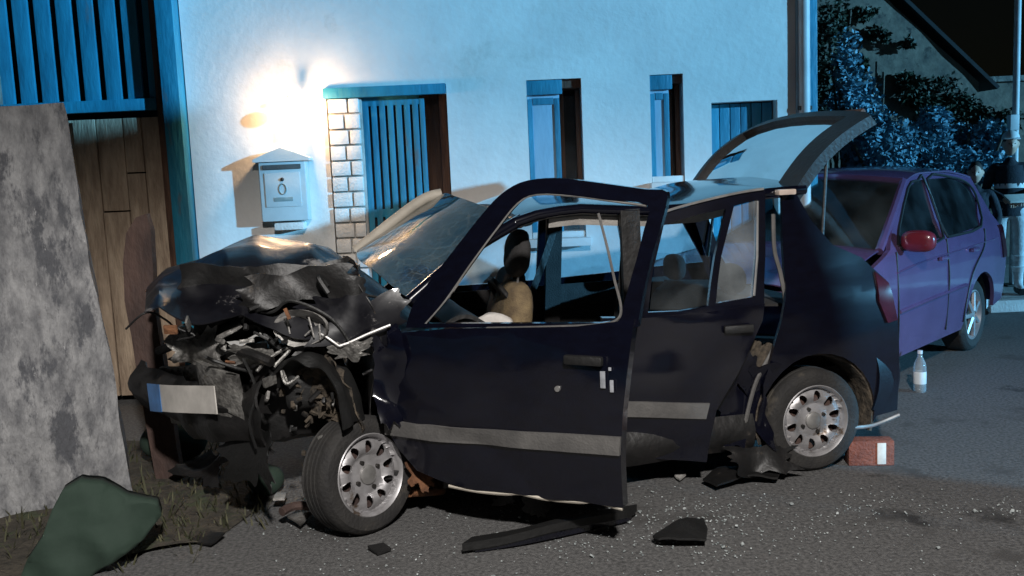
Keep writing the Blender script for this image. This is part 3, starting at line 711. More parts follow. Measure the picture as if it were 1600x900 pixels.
mo = [fpx(*q) for q in [(608, 652), (660, 660), (760, 668), (860, 673), (977, 678), (976, 706), (880, 701), (780, 694), (680, 686), (608, 676)]]
panel('moulding', mo, [], fmapd(0.018), fn*-0.016, 'grey_trim', fdoor, cell=0.06)
hb = fmapd(0.012)(*fpx(918, 560)); Mdoor = Matrix((fd, -fn, Zv)).transposed()
boxo('door_handle', hb+fn*.012, (0.17, 0.03, 0.04), 'black_plastic', fdoor, Mdoor, bev=.01)
for q, w, h_, mt_ in (((948, 590), .022, .07, 'badge_grey'), ((962, 600), .016, .05, 'badge_grey'), ((958, 574), .012, .014, 'badge_grey')):
    boxo('badge', fmapd(0.014)(*fpx(*q)), (w, .006, h_), mt_, fdoor, Mdoor, bev=.002)
bm = bmesh.new(); lathe(bm, [(.0005, 0), (.012, 0), (.013, -.01)], Matrix.Translation(fmapd(.012)(*fpx(876, 605))) @ Matrix((fd, fn, Zv)).transposed().to_4x4(), 12); mk('lock', bm, 'silver', fdoor)
# exposed bright lower flange, bent
bm = bmesh.new(); tube(bm, bez([fmapd(-.01)(*fpx(*q)) for q in [(660, 745), (700, 762), (745, 767), (790, 771), (800, 768), (850, 779), (905, 783), (930, 781), (973, 794)]], 5), [.004]*5+[.009]*36, 6) if False else tube(bm, bez([fmapd(-.01)(*fpx(*q)) for q in [(700, 760), (745, 768), (790, 772), (810, 771), (850, 780), (905, 784), (930, 783), (973, 795)]], 5), .009, 6); mk('door_flange', bm, 'cream_trim', fdoor)
grid('door_inner_panel', 12, 8, lambda u, v: HG+fd*(.06+(FDL-.14)*u)+Zv*(.32+.56*v)-fn*(.075+.02*math.sin(v*5)), 'dark_seat', fdoor, 0.01)
# --- rear door ajar
RH = P(0.92, 0.0, 0); rdir = (rotz(rad(9.0)) @ (-hd)); 
if (rdir-(-hd)).dot(nL) < 0: rdir = (rotz(rad(-9.0)) @ (-hd))
rn = V((-rdir.y, rdir.x, 0))
if rn.y > 0: rn = -rn
def rtum(z): return 0.0 if z < 0.93 else 0.16*(z-0.93)
def rpx(x, y, k=0.0):
    p = onplane(x, y, RH+rn*k, rn); t = rtum(p.z); p = onplane(x, y, RH+rn*(k-t), rn); return ((p-RH).dot(rdir), p.z)
def rmap(k=0.0):
    def f(u, z): return RH+rdir*u+V((0, 0, z))+rn*(0.03*max(0, 1-((z-0.62)/0.42)**2)-rtum(z)+k+(.022 if z < .9 else .006)*nz((u*4, 0, z*4), 1, 31))
    return f
rlow = [rpx(*q) for q in [(940, 496), (1010, 496), (1100, 488), (1193, 474), (1190, 500), (1172, 540), (1146, 590), (1118, 640), (1108, 690), (1104, 722), (1040, 718), (940, 706)]]
rdoor = panel('rear_door', rlow, [], rmap(), rn*-0.05, 'navy_paint', wreck, cell=0.07); ROOTM[rdoor.name] = Matrix.Identity(4)
ro = [rpx(*q) for q in [(985, 500), (1008, 420), (1026, 352), (1040, 334), (1090, 318), (1150, 304), (1197, 296), (1197, 400), (1193, 478), (1100, 492), (1010, 500)]]
r1 = [rpx(*q) for q in [(1012, 488), (1022, 420), (1038, 352), (1090, 336), (1136, 326), (1118, 400), (1106, 478), (1060, 486)]]
r2 = [rpx(*q) for q in [(1118, 474), (1128, 400), (1148, 322), (1184, 312), (1182, 400), (1176, 464)]]
panel('window_frame', ro, [r1, r2], rmap(-.01), rn*-0.03, 'navy_paint', rdoor, cell=0.05)
panel('quarter_glass', r2, [], rmap(-.02), None, 'side_glass', rdoor, cell=.1)
panel('window_glass', [rpx(*q) for q in [(1016, 484), (1024, 420), (1028, 395), (1112, 400), (1108, 476), (1060, 484)]], [], rmap(-.02), None, 'car_glass', rdoor, cell=.1)
bm = bmesh.new(); tube(bm, bez([rmap(.0)(*rpx(*q)) for q in [(1035, 338), (1042, 330), (1090, 316), (1150, 302), (1193, 295)]], 5), .007, 6); mk('gutter_trim', bm, 'silver', rdoor)
bm = bmesh.new(); tube(bm, [rmap(.0)(*rpx(*q)) for q in [(1184, 314), (1183, 400), (1177, 462)]], .006, 6); mk('glass_trim', bm, 'silver', rdoor)
panel('moulding', [rpx(*q) for q in [(965, 624), (1106, 628), (1100, 652), (965, 648)]], [], rmap(.018), rn*-.016, 'grey_trim', rdoor, cell=.06)
boxo('door_handle', rmap(.02)(*rpx(1150, 512)), (0.15, 0.03, 0.04), 'blue_pale' if False else 'black_plastic', rdoor, Matrix((rdir, -rn, Zv)).transposed(), bev=.01)
# torn metal between rear door and wheel
crumple('torn_sill', P(0.40, -0.02, 0.42), -hd*.34, Zv*.52, 'navy_paint', wreck, .06, 4.0, 3, (12, 14), .3)
crumple('torn_sill', P(0.47, -0.03, 0.62), -hd*.22, Zv*.42+hd*.06, 'navy_paint', wreck, .05, 4.5, 8, (10, 12), .3)
crumple('hanging_flap', P(0.33, -0.06, 0.13), -hd*.46, Zv*.16-nL*.08, 'wreck_black', wreck, .04, 9, 5, (16, 8), .25)
crumple('inner_arch_metal', P(0.30, 0.03, 0.62), -hd*.20, Zv*.30, 'inner_dirt', wreck, .03, 9, 6, (10, 12), .3)
# --- tailgate raised
TN0 = px(1240, 299, 0.15); TF0 = px(1097, 297, CW-.17)
TN1 = px(1371, 174, 0.10); 
tdir = (TN1-TN0); tw = P(0, CW-.20, 0)-P(0, .10, 0)
# lateral axis of the car, slope from the near edge
lat = -nL; TW = CW-.30
def tg(u, v, k=0.0):
    """u along hinge (0 near .. 1 far), v from hinge to lower lip"""
    c = math.sin(math.pi*u)
    nrm = tdir.cross(lat).normalized()
    if nrm.z < 0: nrm = -nrm
    bul = 0.05*c + 0.10*math.sin(math.pi*min(1, v*1.0))*0.5
    return TN0 + lat*(TW*u) + tdir*v + nrm*(bul+k) 
TL = tdir.length
def tmap(k): return lambda a, b: tg(a, b, k)
tout = [(0.0, 0.0), (1.0, 0.0), (1.0, 0.45), (0.99, 0.80), (0.94, 0.97), (0.85, 1.0), (0.15, 1.0), (0.06, 0.985), (0.0, 0.93)]
thole = [(0.13, 0.06), (0.955, 0.06), (0.955, 0.50), (0.93, 0.78), (0.88, 0.86), (0.70, 0.90), (0.13, 0.90)]
nT = tdir.cross(lat).normalized(); nT = nT if nT.z > 0 else -nT
tail = panel('tailgate', tout, [thole], tmap(0), nT*-0.06, 'black_plastic', wreck, cell=0.08); ROOTM[tail.name] = Matrix.Identity(4)
panel('tailgate_glass', thole, [], tmap(-.03), None, 'tint_glass', tail, cell=.12)
boxo('tailgate_trim', tg(.45, .955, -.075), (TW*.62, .16, .03), 'rust' if False else 'brown_wood', tail, Matrix((lat, tdir.normalized(), nT)).transposed(), bev=.01)
boxo('tailgate_latch', tg(.5, .985, -.09), (.09, .05, .03), 'silver', tail, Matrix((lat, tdir.normalized(), nT)).transposed(), bev=.006)
boxo('wiper_motor', tg(.55, .93, -.10), (.16, .07, .05), 'dark_metal', tail, Matrix((lat, tdir.normalized(), nT)).transposed(), bev=.01)
tubeo('gas_strut', [P(-0.12, .14, 1.02), tg(.03, .42, -.07)], .010, 'black_plastic', tail, 8)
tubeo('gas_strut', [P(-0.12, CW-.14, 1.02), tg(.97, .42, -.07)], .010, 'dark_metal', tail, 8)
boxo('interior_light', px(1224, 300, .13)+nL*.02, (.10, .05, .03), 'lamp_lens', wreck, boxM, bev=.008)
grid('parcel_shelf', 6, 6, lambda u, v: P(-0.20+.40*u, .15+(CW-.3)*v, .86+.03*u), 'dark_seat', wreck, .015)
grid('rear_pillar_far', 6, 10, lambda u, v: P(-.30+.25*v+.10*u, CW-.06-.10*v, .85+.60*v), 'navy_paint', wreck, .02)
# --- crushed bonnet
prof = [spx(x, y, .75) for x, y in [(232, 446), (252, 426), (305, 406), (350, 385), (398, 367), (440, 371), (478, 374), (520, 391), (562, 420), (600, 448), (640, 478)]]
prof.sort()
def bprof(s):
    if s <= prof[0][0]: return prof[0][1]
    for (a, za), (b, zb) in zip(prof, prof[1:]):
        if s <= b: return za+(zb-za)*(s-a)/(b-a)
    return prof[-1][1]
s0, s1 = prof[0][0], prof[-1][0]
def bonnet(u, v):
    s = s0+(s1-s0)*u; d = 0.02+(CW-.08)*v
    z = bprof(s)
    near = max(0, 1-v/0.42)
    drop = near**1.4*(0.30*math.sin(math.pi*min(1, u*1.05))+0.04)
    far = max(0, (v-.62)/.38)**1.6*(0.22*math.sin(math.pi*u))
    p = P(s-0.05*near, d+0.05*nz((u*4, v*3, 0), 1, 2), z-drop-far)
    f = abs(nz((u*3.4+v*1.6, v*2.2, 0.3), 1.0, 5))*1.2; f2 = nz((u*6, v*5, 0.7), 1.0, 6)
    return p + Zv*(-0.11*f*(.3+near+far*0+.25*math.sin(v*3.1))+0.018*f2*near) + nL*(0.06*f2*near)
grid('bonnet', 64, 46, bonnet, 'scraped_paint', wreck, 0.006, ang=60)
# wings, slam panel, engine and torn bits under the bonnet
PF = lambda x, y, d: px(x, y, d)
crumple('front_wing', PF(560, 500, .02), -hd*.50, Zv*.26-hd*.06, 'scraped_paint', wreck, .06, 6, 12, (18, 12), .22)
crumple('front_wing', PF(610, 590, -.01), -hd*.16, Zv*.48, 'navy_paint', wreck, .045, 7, 14, (10, 18), .22)
crumple('front_wing', PF(470, 452, .10), hd*.60, Zv*.20, 'wreck_black', wreck, .06, 7, 15, (18, 10), .25)
crumple('inner_wing', PF(420, 470, .30), hd*.8, Zv*.40, 'wreck_black', wreck, .09, 5, 16, (22, 14), .2)
crumple('bulkhead', PF(560, 520, .60), nL*1.2, Zv*.75, 'wreck_black', wreck, .06, 4, 17, (20, 14), .1)
crumple('slam_panel', P(2.95, .55, .72), V(P(3.25, 1.0, 0)-P(2.75, 0.1, 0))*1.0, Zv*.34, 'wreck_black', wreck, .08, 6, 18, (20, 12), .25)
crumple('gearbox_casing', PF(318, 540, .32), hd*.28-nL*.16, Zv*.22, 'bare_metal', wreck, .05, 8, 19, (14, 12), .3)
crumple('headlamp_shell', PF(500, 520, .08), hd*.24, Zv*.18-hd*.05, 'wreck_black', wreck, .06, 9, 20, (14, 12), .35)
crumple('torn_metal', PF(392, 556, .12), hd*.22, Zv*.15, 'bare_metal', wreck, .05, 9, 23, (12, 10), .35)
crumple('torn_metal', PF(545, 545, .0), hd*.22, Zv*.10, 'bare_metal', wreck, .04, 10, 26, (12, 8), .4)
# radiator, buckled, with its fins
rc = P(3.02, .52, .62); ru = (b0_-b1_) if False else (P(3.22, .86, 0)-P(2.84, .18, 0)); rlen = ru.length; ru.normalize(); rnn = V((-ru.y, ru.x, 0)); rnn = rnn if rnn.y < 0 else -rnn
def radm(u, v): 
    p = rc+ru*(rlen*(u-.5))+Zv*(.30*(v-.5)+.05*math.sin(u*5))+rnn*(.06*math.sin(u*6.5)+.04*v); return p
rad_ = grid('radiator', 20, 6, radm, 'bare_metal', wreck, .03)
bm = bmesh.new()
for k in range(46):
    u = (k+.5)/46
    for (v0, v1) in ((.06, .5), (.52, .94)):
        a_, b_ = radm(u, v0)+rnn*.006, radm(u, v1)+rnn*.006
        ribbon(bm, [a_, a_.lerp(b_, .5)+rnn*.004*nz((k*.6, v0, 0)), b_], (.004, .018), rnn, ru)
x = mk('radiator_fins', bm, 'bare_metal', None); x['kind'] = 'stuff'; x.parent = rad_
tubeo('slam_bar', bez([P(3.28, .95, .78), P(3.10, .70, .86), P(2.98, .45, .80), P(2.86, .15, .88), P(2.72, .02, .84)], 6), .024, 'wreck_black', wreck, 8)
# headlamp: bowl, housing and broken lens rim
hc = PF(470, 512, .03); hx = (nL*.8+hd*.5).normalized(); Mh = Matrix((hx.cross(Zv), hx, Zv)).transposed().to_4x4(); Mh.translation = hc
bm = bmesh.new(); lathe(bm, [(.02, -.07), (.05, -.06), (.075, -.035), (.092, .0), (.098, .006), (.094, -.02), (.07, -.06), (.03, -.085)], Mh @ Matrix.Diagonal((1.35, 1, .85, 1)), 24)
for v in bm.verts: v.co += nv3(v.co, 14, 3)*.012
hl = mk('headlamp', bm, 'pale_foil', wreck)
for k in range(5):
    q0 = hc+hx*.012+(hx.cross(Zv)).normalized()*(-.10+(0, .03, .075, .15, .19)[k]); x = tubeo('lens_rib', [q0-Zv*(.05-.008*k), q0+Zv*(.02, .05, -.01, .045, .0)[k]+hx.cross(Zv)*(.0, .02, -.03, .01, .03)[k]], .004, 'pale_foil', None, 6); x.parent = hl
tubeo('radiator_hose', bez([PF(300, 500, .5), PF(345, 515, .35), PF(400, 500, .25), PF(430, 540, .2)], 8), .024, 'black_plastic', wreck, 10)
tubeo('wiring_loom', bez([PF(350, 470, .2), PF(420, 488, .08), PF(455, 470, .05), PF(520, 500, .0), PF(560, 560, -.02)], 8), .008, 'black_plastic', wreck, 6)
tubeo('wiring_loom', bez([PF(380, 560, .1), PF(400, 610, .04), PF(390, 660, .05), PF(400, 700, .06)], 8), .007, 'black_plastic', wreck, 6)
cushion('engine_block', P(2.62, .72, .58), hd*.26, nL*.30, Zv*.24, 'wreck_black', wreck, 5, .03, 3)
cushion('battery', P(2.55, .25, .66), hd*.12, nL*.09, Zv*.09, 'black_plastic', wreck, 6, .006, 5)
rr = random.Random(3)
for k in range(16):
    x, y = rr.uniform(270, 600), rr.uniform(455, 600); d = rr.uniform(.0, .25)
    a = PF(x, y, d); pts = [a]
    for j in range(3): a = a+hd*rr.uniform(-.10, .10)+Zv*rr.uniform(-.09, .07)+nL*rr.uniform(-.05, .05); pts.append(a)
    tubeo('hose', bez(pts, 5), rr.choice([.005, .008, .013]), rr.choice(['black_plastic', 'wreck_black', 'black_plastic', 'bare_metal']), wreck, 6)
for k in range(14):
    x, y = rr.gauss(420, 80), rr.gauss(540, 40); d = rr.uniform(-.02, .2)
    M_ = Matrix.Rotation(rr.uniform(0, 3), 3, 'X') @ Matrix.Rotation(rr.uniform(0, 3), 3, 'Z')
    boxo('broken_bracket', PF(x, y, d), (rr.uniform(.02, .08), rr.uniform(.008, .02), rr.uniform(.015, .05)), rr.choice(['bare_metal', 'pale_foil', 'wreck_black', 'rust']), wreck, M_, bev=.002)
tubeo('trim_strip', [PF(530, 541, -.03), PF(545, 536, -.03), PF(575, 522, -.03), PF(610, 508, -.03)], .007, 'silver', wreck, 6)
tubeo('trim_strip', [PF(530, 541, -.03), PF(512, 528, -.02), PF(498, 520, -.0)], .006, 'silver', wreck, 6)
tubeo('wiper', [PF(535, 455, .3), PF(612, 468, .15)], .007, 'black_plastic', wreck, 6)
# wheel-arch liner pushed forward of the wheel
lc = PF(478, 668, .02); ln = (nL*.75-(-hd)*-.0+hd*.55).normalized(); la = Zv.cross(ln)
def liner(u, v):
    a = rad(32+146*u); r = .30+.05*nz((u*4, v*2, 0), 1, 3)+.012*math.sin(v*6)
    return lc+(la*math.cos(a)*-.72+Zv*math.sin(a)*1.02)*r-ln*(.20*v-.02)+nv3((u*6, v*3, 2), 1, 2)*.02
grid('wheel_arch_liner', 30, 8, liner, 'black_plastic', wreck, .008)
def liner2(u, v):
    a = rad(25+160*u); r = (.30*(1-v)+.02); return lc+(la*math.cos(a)*-.72+Zv*math.sin(a)*1.02)*r-ln*(.10+.06*v)+nv3((u*6, v*5, 9), 1.5, 2)*.05
grid('liner_back', 30, 12, liner2, 'inner_dirt', wreck, .006, ang=25)
for k in range(26):
    a = rr.uniform(0, 6.3); r = rr.uniform(.02, .24); c_ = lc+(la*math.cos(a)*.7+Zv*math.sin(a))*r-ln*rr.uniform(.02, .08)
    M_ = Matrix.Rotation(rr.uniform(0, 3), 3, 'X') @ Matrix.Rotation(rr.uniform(0, 3), 3, 'Z')
    boxo('mud_clod', c_, (rr.uniform(.012, .045), rr.uniform(.008, .02), rr.uniform(.01, .03)), rr.choice(['inner_dirt', 'bare_metal', 'wreck_black', 'inner_dirt']), wreck, M_, bev=.003)
# lower suspension and axle behind the front wheel
tubeo('drive_shaft', [px(640, 770, .12), px(690, 768, .25), P(2.1, .7, .30)], .022, 'rust', wreck, 8)
tubeo('suspension_arm', bez([px(600, 790, .15), px(560, 800, .2), px(470, 790, .25), px(440, 800, .2)], 5), .022, 'dark_rust', wreck, 8)
crumple('sill_end', px(660, 745, .03), hd*.16, Zv*.14, 'rust', wreck, .04, 10, 33, (10, 8), .4)
# front bumper remains with number plate
b0, b1 = P(3.36, 1.0, 0), P(2.76, 0.02, 0); bd = (b1-b0).normalized(); bn = V((-bd.y, bd.x, 0)); bn = bn if bn.y < 0 else -bn
BL = (b1-b0).length
def fb(u, v):
    p = b0+bd*(BL*u)+Zv*(.42+.30*v)+bn*(.05*math.sin(math.pi*v)); return p+nv3(p, 3.5, 4)*.07+bn*(.05*abs(nz(p, 7, 3))-.02)+nv3(p, 11, 6)*.015
grid('front_bumper', 26, 12, fb, 'wreck_black', wreck, .012, ang=28)
crumple('bumper_skin', b1+Zv*.38+bd*-.15, bd*.5, Zv*.30, 'black_plastic', wreck, .06, 5, 41, (16, 12), .25)
def plx(x, y):
    p = onplane(x, y, b0+bn*.125, bn); return ((p-b0).dot(bd), p.z)
pc = [plx(*q) for q in [(232, 600), (330, 604), (335, 648), (238, 641)]]
pmap = lambda u, z: b0+bd*u+Zv*z+bn*(.125+.012*math.sin((u-pc[0][0])*7))
npl = panel('number_plate', pc, [], pmap, bn*-.006, 'plate_white', wreck, cell=.06); ROOTM[npl.name] = Matrix.Identity(4)
pb = [plx(*q) for q in [(230, 599), (252, 600), (257, 643), (236, 642)]]
panel('plate_band', pb, [], lambda u, z: pmap(u, z)+bn*.004, bn*-.003, 'plate_blue', npl, cell=.06)
# fallen undertray
crumple('undertray', gnd(330, 770)+Zv*.12, bd*.55, Zv*.12-bn*.2, 'wreck_black', wreck, .05, 6, 44, (16, 10), .3)

# ------------------------------------------------------------------ parts lying about
def debris(name, pxs, h_, mt, label, cat, seed, amp=.02, group=None):
    pts = [gnd(x, y) for x, y in pxs]; cx = sum((p for p in pts), V((0, 0, 0)))/len(pts)
    o = panel(name, [(p.x, p.y) for p in pts], [], lambda x, y: V((x, y, .012+h_*max(0.15, 1-((V((x, y, 0))-V((cx.x, cx.y, 0))).length/.35)**2)+amp*nz((x, y, 0), 9, seed))), (0, 0, -.01), mt, None, .035, ang=28)
    tag(o, label, cat, group)
    return o
debris('plastic_fragment', [(1020, 852), (1040, 838), (1072, 828), (1100, 826), (1106, 842), (1104, 860), (1060, 862), (1030, 861)], .045, 'black_plastic', 'black plastic fragment lying alone on asphalt before the wreck', 'fragment', 3)
tr = thing('door_sill_trim', tuple(gnd(840, 838)), 'long black sill trim lying on asphalt under the open front door', 'trim')
bm = bmesh.new(); ribbon(bm, bez([gnd(730, 850, .04), gnd(800, 838, .05), gnd(880, 818, .07), gnd(990, 798, .05)], 6), (.085, .035), Zv, fn); mk('trim_bar', bm, 'black_plastic', tr)
bm = bmesh.new(); ribbon(bm, bez([gnd(745, 856, .02), gnd(840, 840, .03), gnd(985, 808, .03)], 6), (.03, .03), Zv, fn); mk('trim_lip', bm, 'navy_paint', tr)
crumple('trim_bracket', gnd(845, 812)+Zv*.08, fd*.16, Zv*.12, 'black_plastic', tr, .03, 10, 51, (10, 8), .3)
crumple('trim_end', gnd(790, 802)+Zv*.07, fd*.14, Zv*.06, 'black_plastic', tr, .03, 10, 52, (10, 8), .3)
debris('rag', [(1098, 760), (1130, 742), (1190, 748), (1225, 742), (1215, 760), (1160, 762), (1120, 772)], .05, 'wreck_black', 'black torn rubber flap lying under the rear door', 'flap', 5)
debris('plastic_fragment', [(300, 850), (330, 838), (352, 845), (330, 858)], .02, 'black_plastic', 'small dark fragment in the weeds near the pillar', 'fragment', 6)
debris('plastic_fragment', [(575, 862), (600, 856), (612, 864), (590, 870)], .015, 'black_plastic', 'tiny dark fragment on asphalt below the front wheel', 'fragment', 7)
debris('lamp_fragment', [(428, 800), (438, 782), (450, 785), (446, 800)], .05, 'pale_foil', 'bright headlamp fragment lying beside the front wheel', 'fragment', 8)
debris('lamp_fragment', [(450, 822), (475, 806), (488, 818), (470, 832)], .04, 'bare_metal', 'dull grey lamp fragment lying against the front tyre', 'fragment', 9)
debris('lamp_fragment', [(1054, 750), (1064, 744), (1072, 750), (1062, 756)], .02, 'pale_foil', 'small white fragment lying under the rear door', 'fragment', 10)
# red and white block chocked behind the rear wheel
bc = gnd(1368, 728); ck = thing('wheel_block', tuple(bc), 'red brick block with pale end patch behind the rear wheel', 'block')
Mb = rotz(rad(-6))
boxo('block_body', bc+V((-.015, .05, .068)), (.235, .10, .135), 'brick_red', ck, Mb, bev=.008)
boxo('end_patch', bc+V((.030, -.004, .068)), (.045, .012, .115), 'label_white', ck, Mb, bev=.002)
# bottle
bp = gnd(1437, 612); bt = thing('bottle', tuple(bp), 'clear plastic bottle with pale label standing beside the red car', 'bottle')
MB = Matrix.Translation(bp) @ Matrix.Rotation(rad(90), 4, 'X')
bm = bmesh.new(); lathe(bm, [(.0005, .0), (.036, .0), (.042, .012), (.042, .17), (.038, .20), (.016, .25), (.014, .275)], MB, 20); mk('bottle_body', bm, 'bottle_clear', bt)
bm = bmesh.new(); lathe(bm, [(.0431, .06), (.0436, .065), (.0436, .14), (.0431, .145)], MB, 20); mk('bottle_label', bm, 'bottle_plastic', bt)
bm = bmesh.new(); lathe(bm, [(.017, .268), (.017, .29), (.0005, .291)], MB, 16); mk('bottle_cap', bm, 'bottle_plastic', bt)

# green cloths
def cloth(name, c, u, v, hgt, label, seed):
    c, u, v = V(c), V(u), V(v)
    bm = bmesh.new(); bmesh.ops.create_uvsphere(bm, u_segments=40, v_segments=24, radius=1)
    for w in bm.verts:
        q = w.co; p = c+u*q.x+v*q.y+Zv*(hgt*(0.5+.5*q.z)); p += nv3(p, 2.2, seed)*.07+nv3(p, 6, seed+1)*.018
        if p.z < .008: p.z = .008
        w.co = p
    o = mk(name, bm, 'green_cloth', None); tag(o, label, 'cloth', None); return o
gp = gnd(140, 892)
def tarp():
    base = gnd(95, 905); pl_n = V((.3, -1, 0)).normalized()
    pts = [onplane(x, y, base, pl_n) for x, y in [(20, 935), (38, 880), (62, 840), (74, 800), (88, 772), (114, 757), (150, 762), (190, 782), (240, 792), (247, 812), (222, 845), (165, 880), (100, 935)]]
    ax = V((1, .3, 0)).normalized()
    o2 = [((p-base).dot(ax), p.z) for p in pts]
    cx = sum(p[0] for p in o2)/len(o2); cz = sum(p[1] for p in o2)/len(o2)
    def f(u, z):
        r = math.hypot((u-cx)/.22, (z-cz)/.30); fold = .05*max(0, 1-r*r)+.014*math.sin(u*24+z*16+2*nz((u*3,z*3,0),1,8))+.05*nz((u*6, z*4, 0), 1, 3)+.03*abs(nz((u*13, z*9, 0), 1, 5))
        return base+ax*u+Zv*z-V((-.3, 1, 0)).normalized()*fold+V((0, .35, 0))*max(0, z)*.5
    o = panel('green_tarpaulin', o2, [], f, V((-.03, .10, 0)), 'green_cloth', None, .03, ang=170)
    tag(o, 'smooth dark green tarpaulin propped at the foot of the concrete pillar', 'tarpaulin')
tarp()
cloth('green_cloth', gnd(265, 735)+V((0, .12, 0)), hd*.20, nL*.12, .28, 'dim green cloth bundle hanging below the number plate', 4)
cloth('green_cloth', gnd(415, 782)+V((0, .1, 0)), hd*.11, nL*.09, .15, 'small green cloth heap tucked left of the front wheel', 6)
# rusty upright plate by the pillar
rp = thing('rusty_post', tuple(P(3.18, 1.15, 0)), 'dark rusty round topped post standing between pillar and bonnet', 'post')
po_ = P(3.18, 1.15, 0); pn = V((0, -1, 0))
rps = [onplane(x, y, po_, pn) for x, y in [(195, 470), (192, 410), (197, 365), (212, 340), (228, 334), (236, 360), (238, 410), (240, 470)]]
rps2 = [(p.x, p.z) for p in rps]; rps2 = [(rps2[0][0]+.08, 0.0)]+rps2+[(rps2[-1][0]+.07, 0.0)]
panel('post_plate', rps2, [], lambda x, z: V((x, po_.y+.01*nz((x, 0, z), 6, 2), z)), (0, .06, 0), 'dark_rust', rp, .06)
crumple('rusty_sheet', onplane(275, 425, P(3.1, .9, 0), pn)-Zv*.05, V((.30, .05, .05)), V((0, .4, .05)), 'rust', rp, .03, 7, 61, (12, 10), .25)

# ------------------------------------------------------------------ parked red car
def red_car():
    rw = gnd(1525, 548); a = rad(43); f = V((-math.sin(a), -math.cos(a), 0)); left = V((-f.y, f.x, 0))
    if left.x < 0: left = -left
    C0 = rw - left*0.0
    Wd = 1.62
    def Q(s, d, z): return C0+f*s-left*d+Zv*z           # s forward of rear axle, d inward from left flank
    rt = thing('parked_car', tuple(Q(.9, .8, 0)), 'dark red tall hatchback parked behind the wreck, blue lit', 'car')
    belt = lambda s: 1.02-.04*s*.5
    def tum(z): return 0 if z < .98 else .33*(z-.98)
    def bw(z): return .05*max(0, 1-((z-.65)/.45)**2)
    def sm(s, z): return Q(s, tum(z)-bw(z)+.03*max(0, -s-.25)**1.0*1.5+(.05*max(0, s-2.0)), z)
    def fm(s, z): return Q(s, Wd-tum(z)+bw(z)-.03*max(0, -s-.25)*1.5-(.05*max(0, s-2.0)), z)
    NOSE = 2.64
    out = [(-.62, .38), (-.38, .30)]+[(s, z) for s, z in arch(0, .30, .36, 180, 0, 14)]
    out = [(-.60, .36)]+arch(0, .30, .355, 175, 5, 14)[0:]+[(.40, .24), (1.95, .24)]+arch(2.26, .30, .345, 176, 12, 12)+[(NOSE, .36), (NOSE-.02, .74), (2.32, .86), (2.05, .94), (1.85, 1.0), (1.18, 1.44), (.95, 1.495), (.2, 1.49), (-.25, 1.42), (-.56, 1.02), (-.66, .75)]
    w1 = [(1.70, 1.02), (1.16, 1.385), (.93, 1.43), (.80, 1.435), (.84, 1.0)]
    w2 = [(.76, 1.0), (.73, 1.435), (.2, 1.43), (-.14, 1.36), (-.22, 1.22), (-.05, 1.02)]
    for nm, mp, sg in (('body_side', sm, -1), ('body_side', fm, 1)):
        b = panel(nm, out, [w1, w2], mp, left*.03*sg, 'red_paint', rt, cell=.09)
        panel('side_window', w1, [], lambda s, z, mp=mp, sg=sg: mp(s, z)+left*.012*sg, None, 'dark_glass', rt, cell=.12)
        panel('side_window', w2, [], lambda s, z, mp=mp, sg=sg: mp(s, z)+left*.012*sg, None, 'dark_glass', rt, cell=.12)
    for wn in (w1, w2): tubeo('window_seal', [sm(*q)+left*.004 for q in sm2(wn+wn[:1])], .011, 'black_plastic', rt, 6)
    def trimline(pts, nm, r, mt_): tubeo(nm, bez([sm(s, z)+left*.006 for s, z in pts], 5), r, mt_, rt, 6)
    trimline([(.80, .99), (.82, .7), (.80, .3)], 'door_gap', .006, 'black_plastic')
    trimline([(-.10, 1.0), (-.02, .86), (.28, .68), (.40, .45), (.40, .30)], 'door_gap', .006, 'black_plastic')
    trimline([(1.78, .98), (1.80, .6), (1.74, .3)], 'door_gap', .006, 'black_plastic')
    trimline([(.42, .60), (1.2, .585), (1.78, .57)], 'side_moulding', .013, 'red_paint')
    trimline([(-.3, .90), (.4, .885), (1.3, .87), (1.8, .84)], 'crease', .006, 'red_paint')
    for s in (.60, 1.5 - .0):
        boxo('door_handle', sm(s-.55 if s > 1 else s-.35, .86)+left*.02, (.15, .03, .03), 'red_paint', rt, Matrix((f, left, Zv)).transposed(), bev=.01)
    # roof, screens, bonnet, tail
    def roof(u, v):
        s = -.25+1.45*u; z = 1.42+.07*math.sin(min(1, u*1.9)*math.pi/2)-.055*max(0, (u-.82)/.18)**1.5; d = .14+(Wd-.28)*v
        return Q(s, d, z+.055*math.sin(math.pi*v)**.8)
    grid('roof', 16, 14, roof, 'red_paint', rt, .012, ang=60)
    grid('windscreen', 8, 10, lambda u, v: Q(1.20+.66*u+.06*math.sin(math.pi*v), (.15-.10*u)+(Wd-.30+.20*u)*v, 1.43-.43*u+.05*math.sin(math.pi*v)*(1-u)), 'car_glass', rt, .004)
    for d0, d1 in ((.15, .05), (Wd-.15, Wd-.05)):
        tubeo('windscreen_pillar', [Q(1.19, d0, 1.435), Q(1.5, (d0+d1)/2, 1.24), Q(1.88, d1, .99)], .03, 'red_paint', rt, 8)
    tubeo('windscreen_header', [Q(1.20+.05*math.sin(math.pi*k/8), .15+(Wd-.3)*k/8, 1.44+.05*math.sin(math.pi*k/8)) for k in range(9)], .025, 'red_paint', rt, 8)
    def bon(u, v):
        s = 1.86+(NOSE-1.86-.05)*u; p = Q(s+.06*math.sin(math.pi*v)*(1-u), .05+(Wd-.1)*v, 1.0-.22*u**1.5+.05*math.sin(math.pi*v)); return p+nv3(p, 5, 3)*.03*u
    grid('bonnet', 14, 16, bon, 'red_paint', rt, .01)
    def nose(u, v):
        p = Q(NOSE-.02-.10*(2*abs(u-.5))**3+.06*math.sin(math.pi*v), .05+(Wd-.1)*u, .26+.52*v); return p+nv3(p, 4, 5)*.03
    grid('front_bumper', 16, 10, nose, 'red_paint', rt, .012)
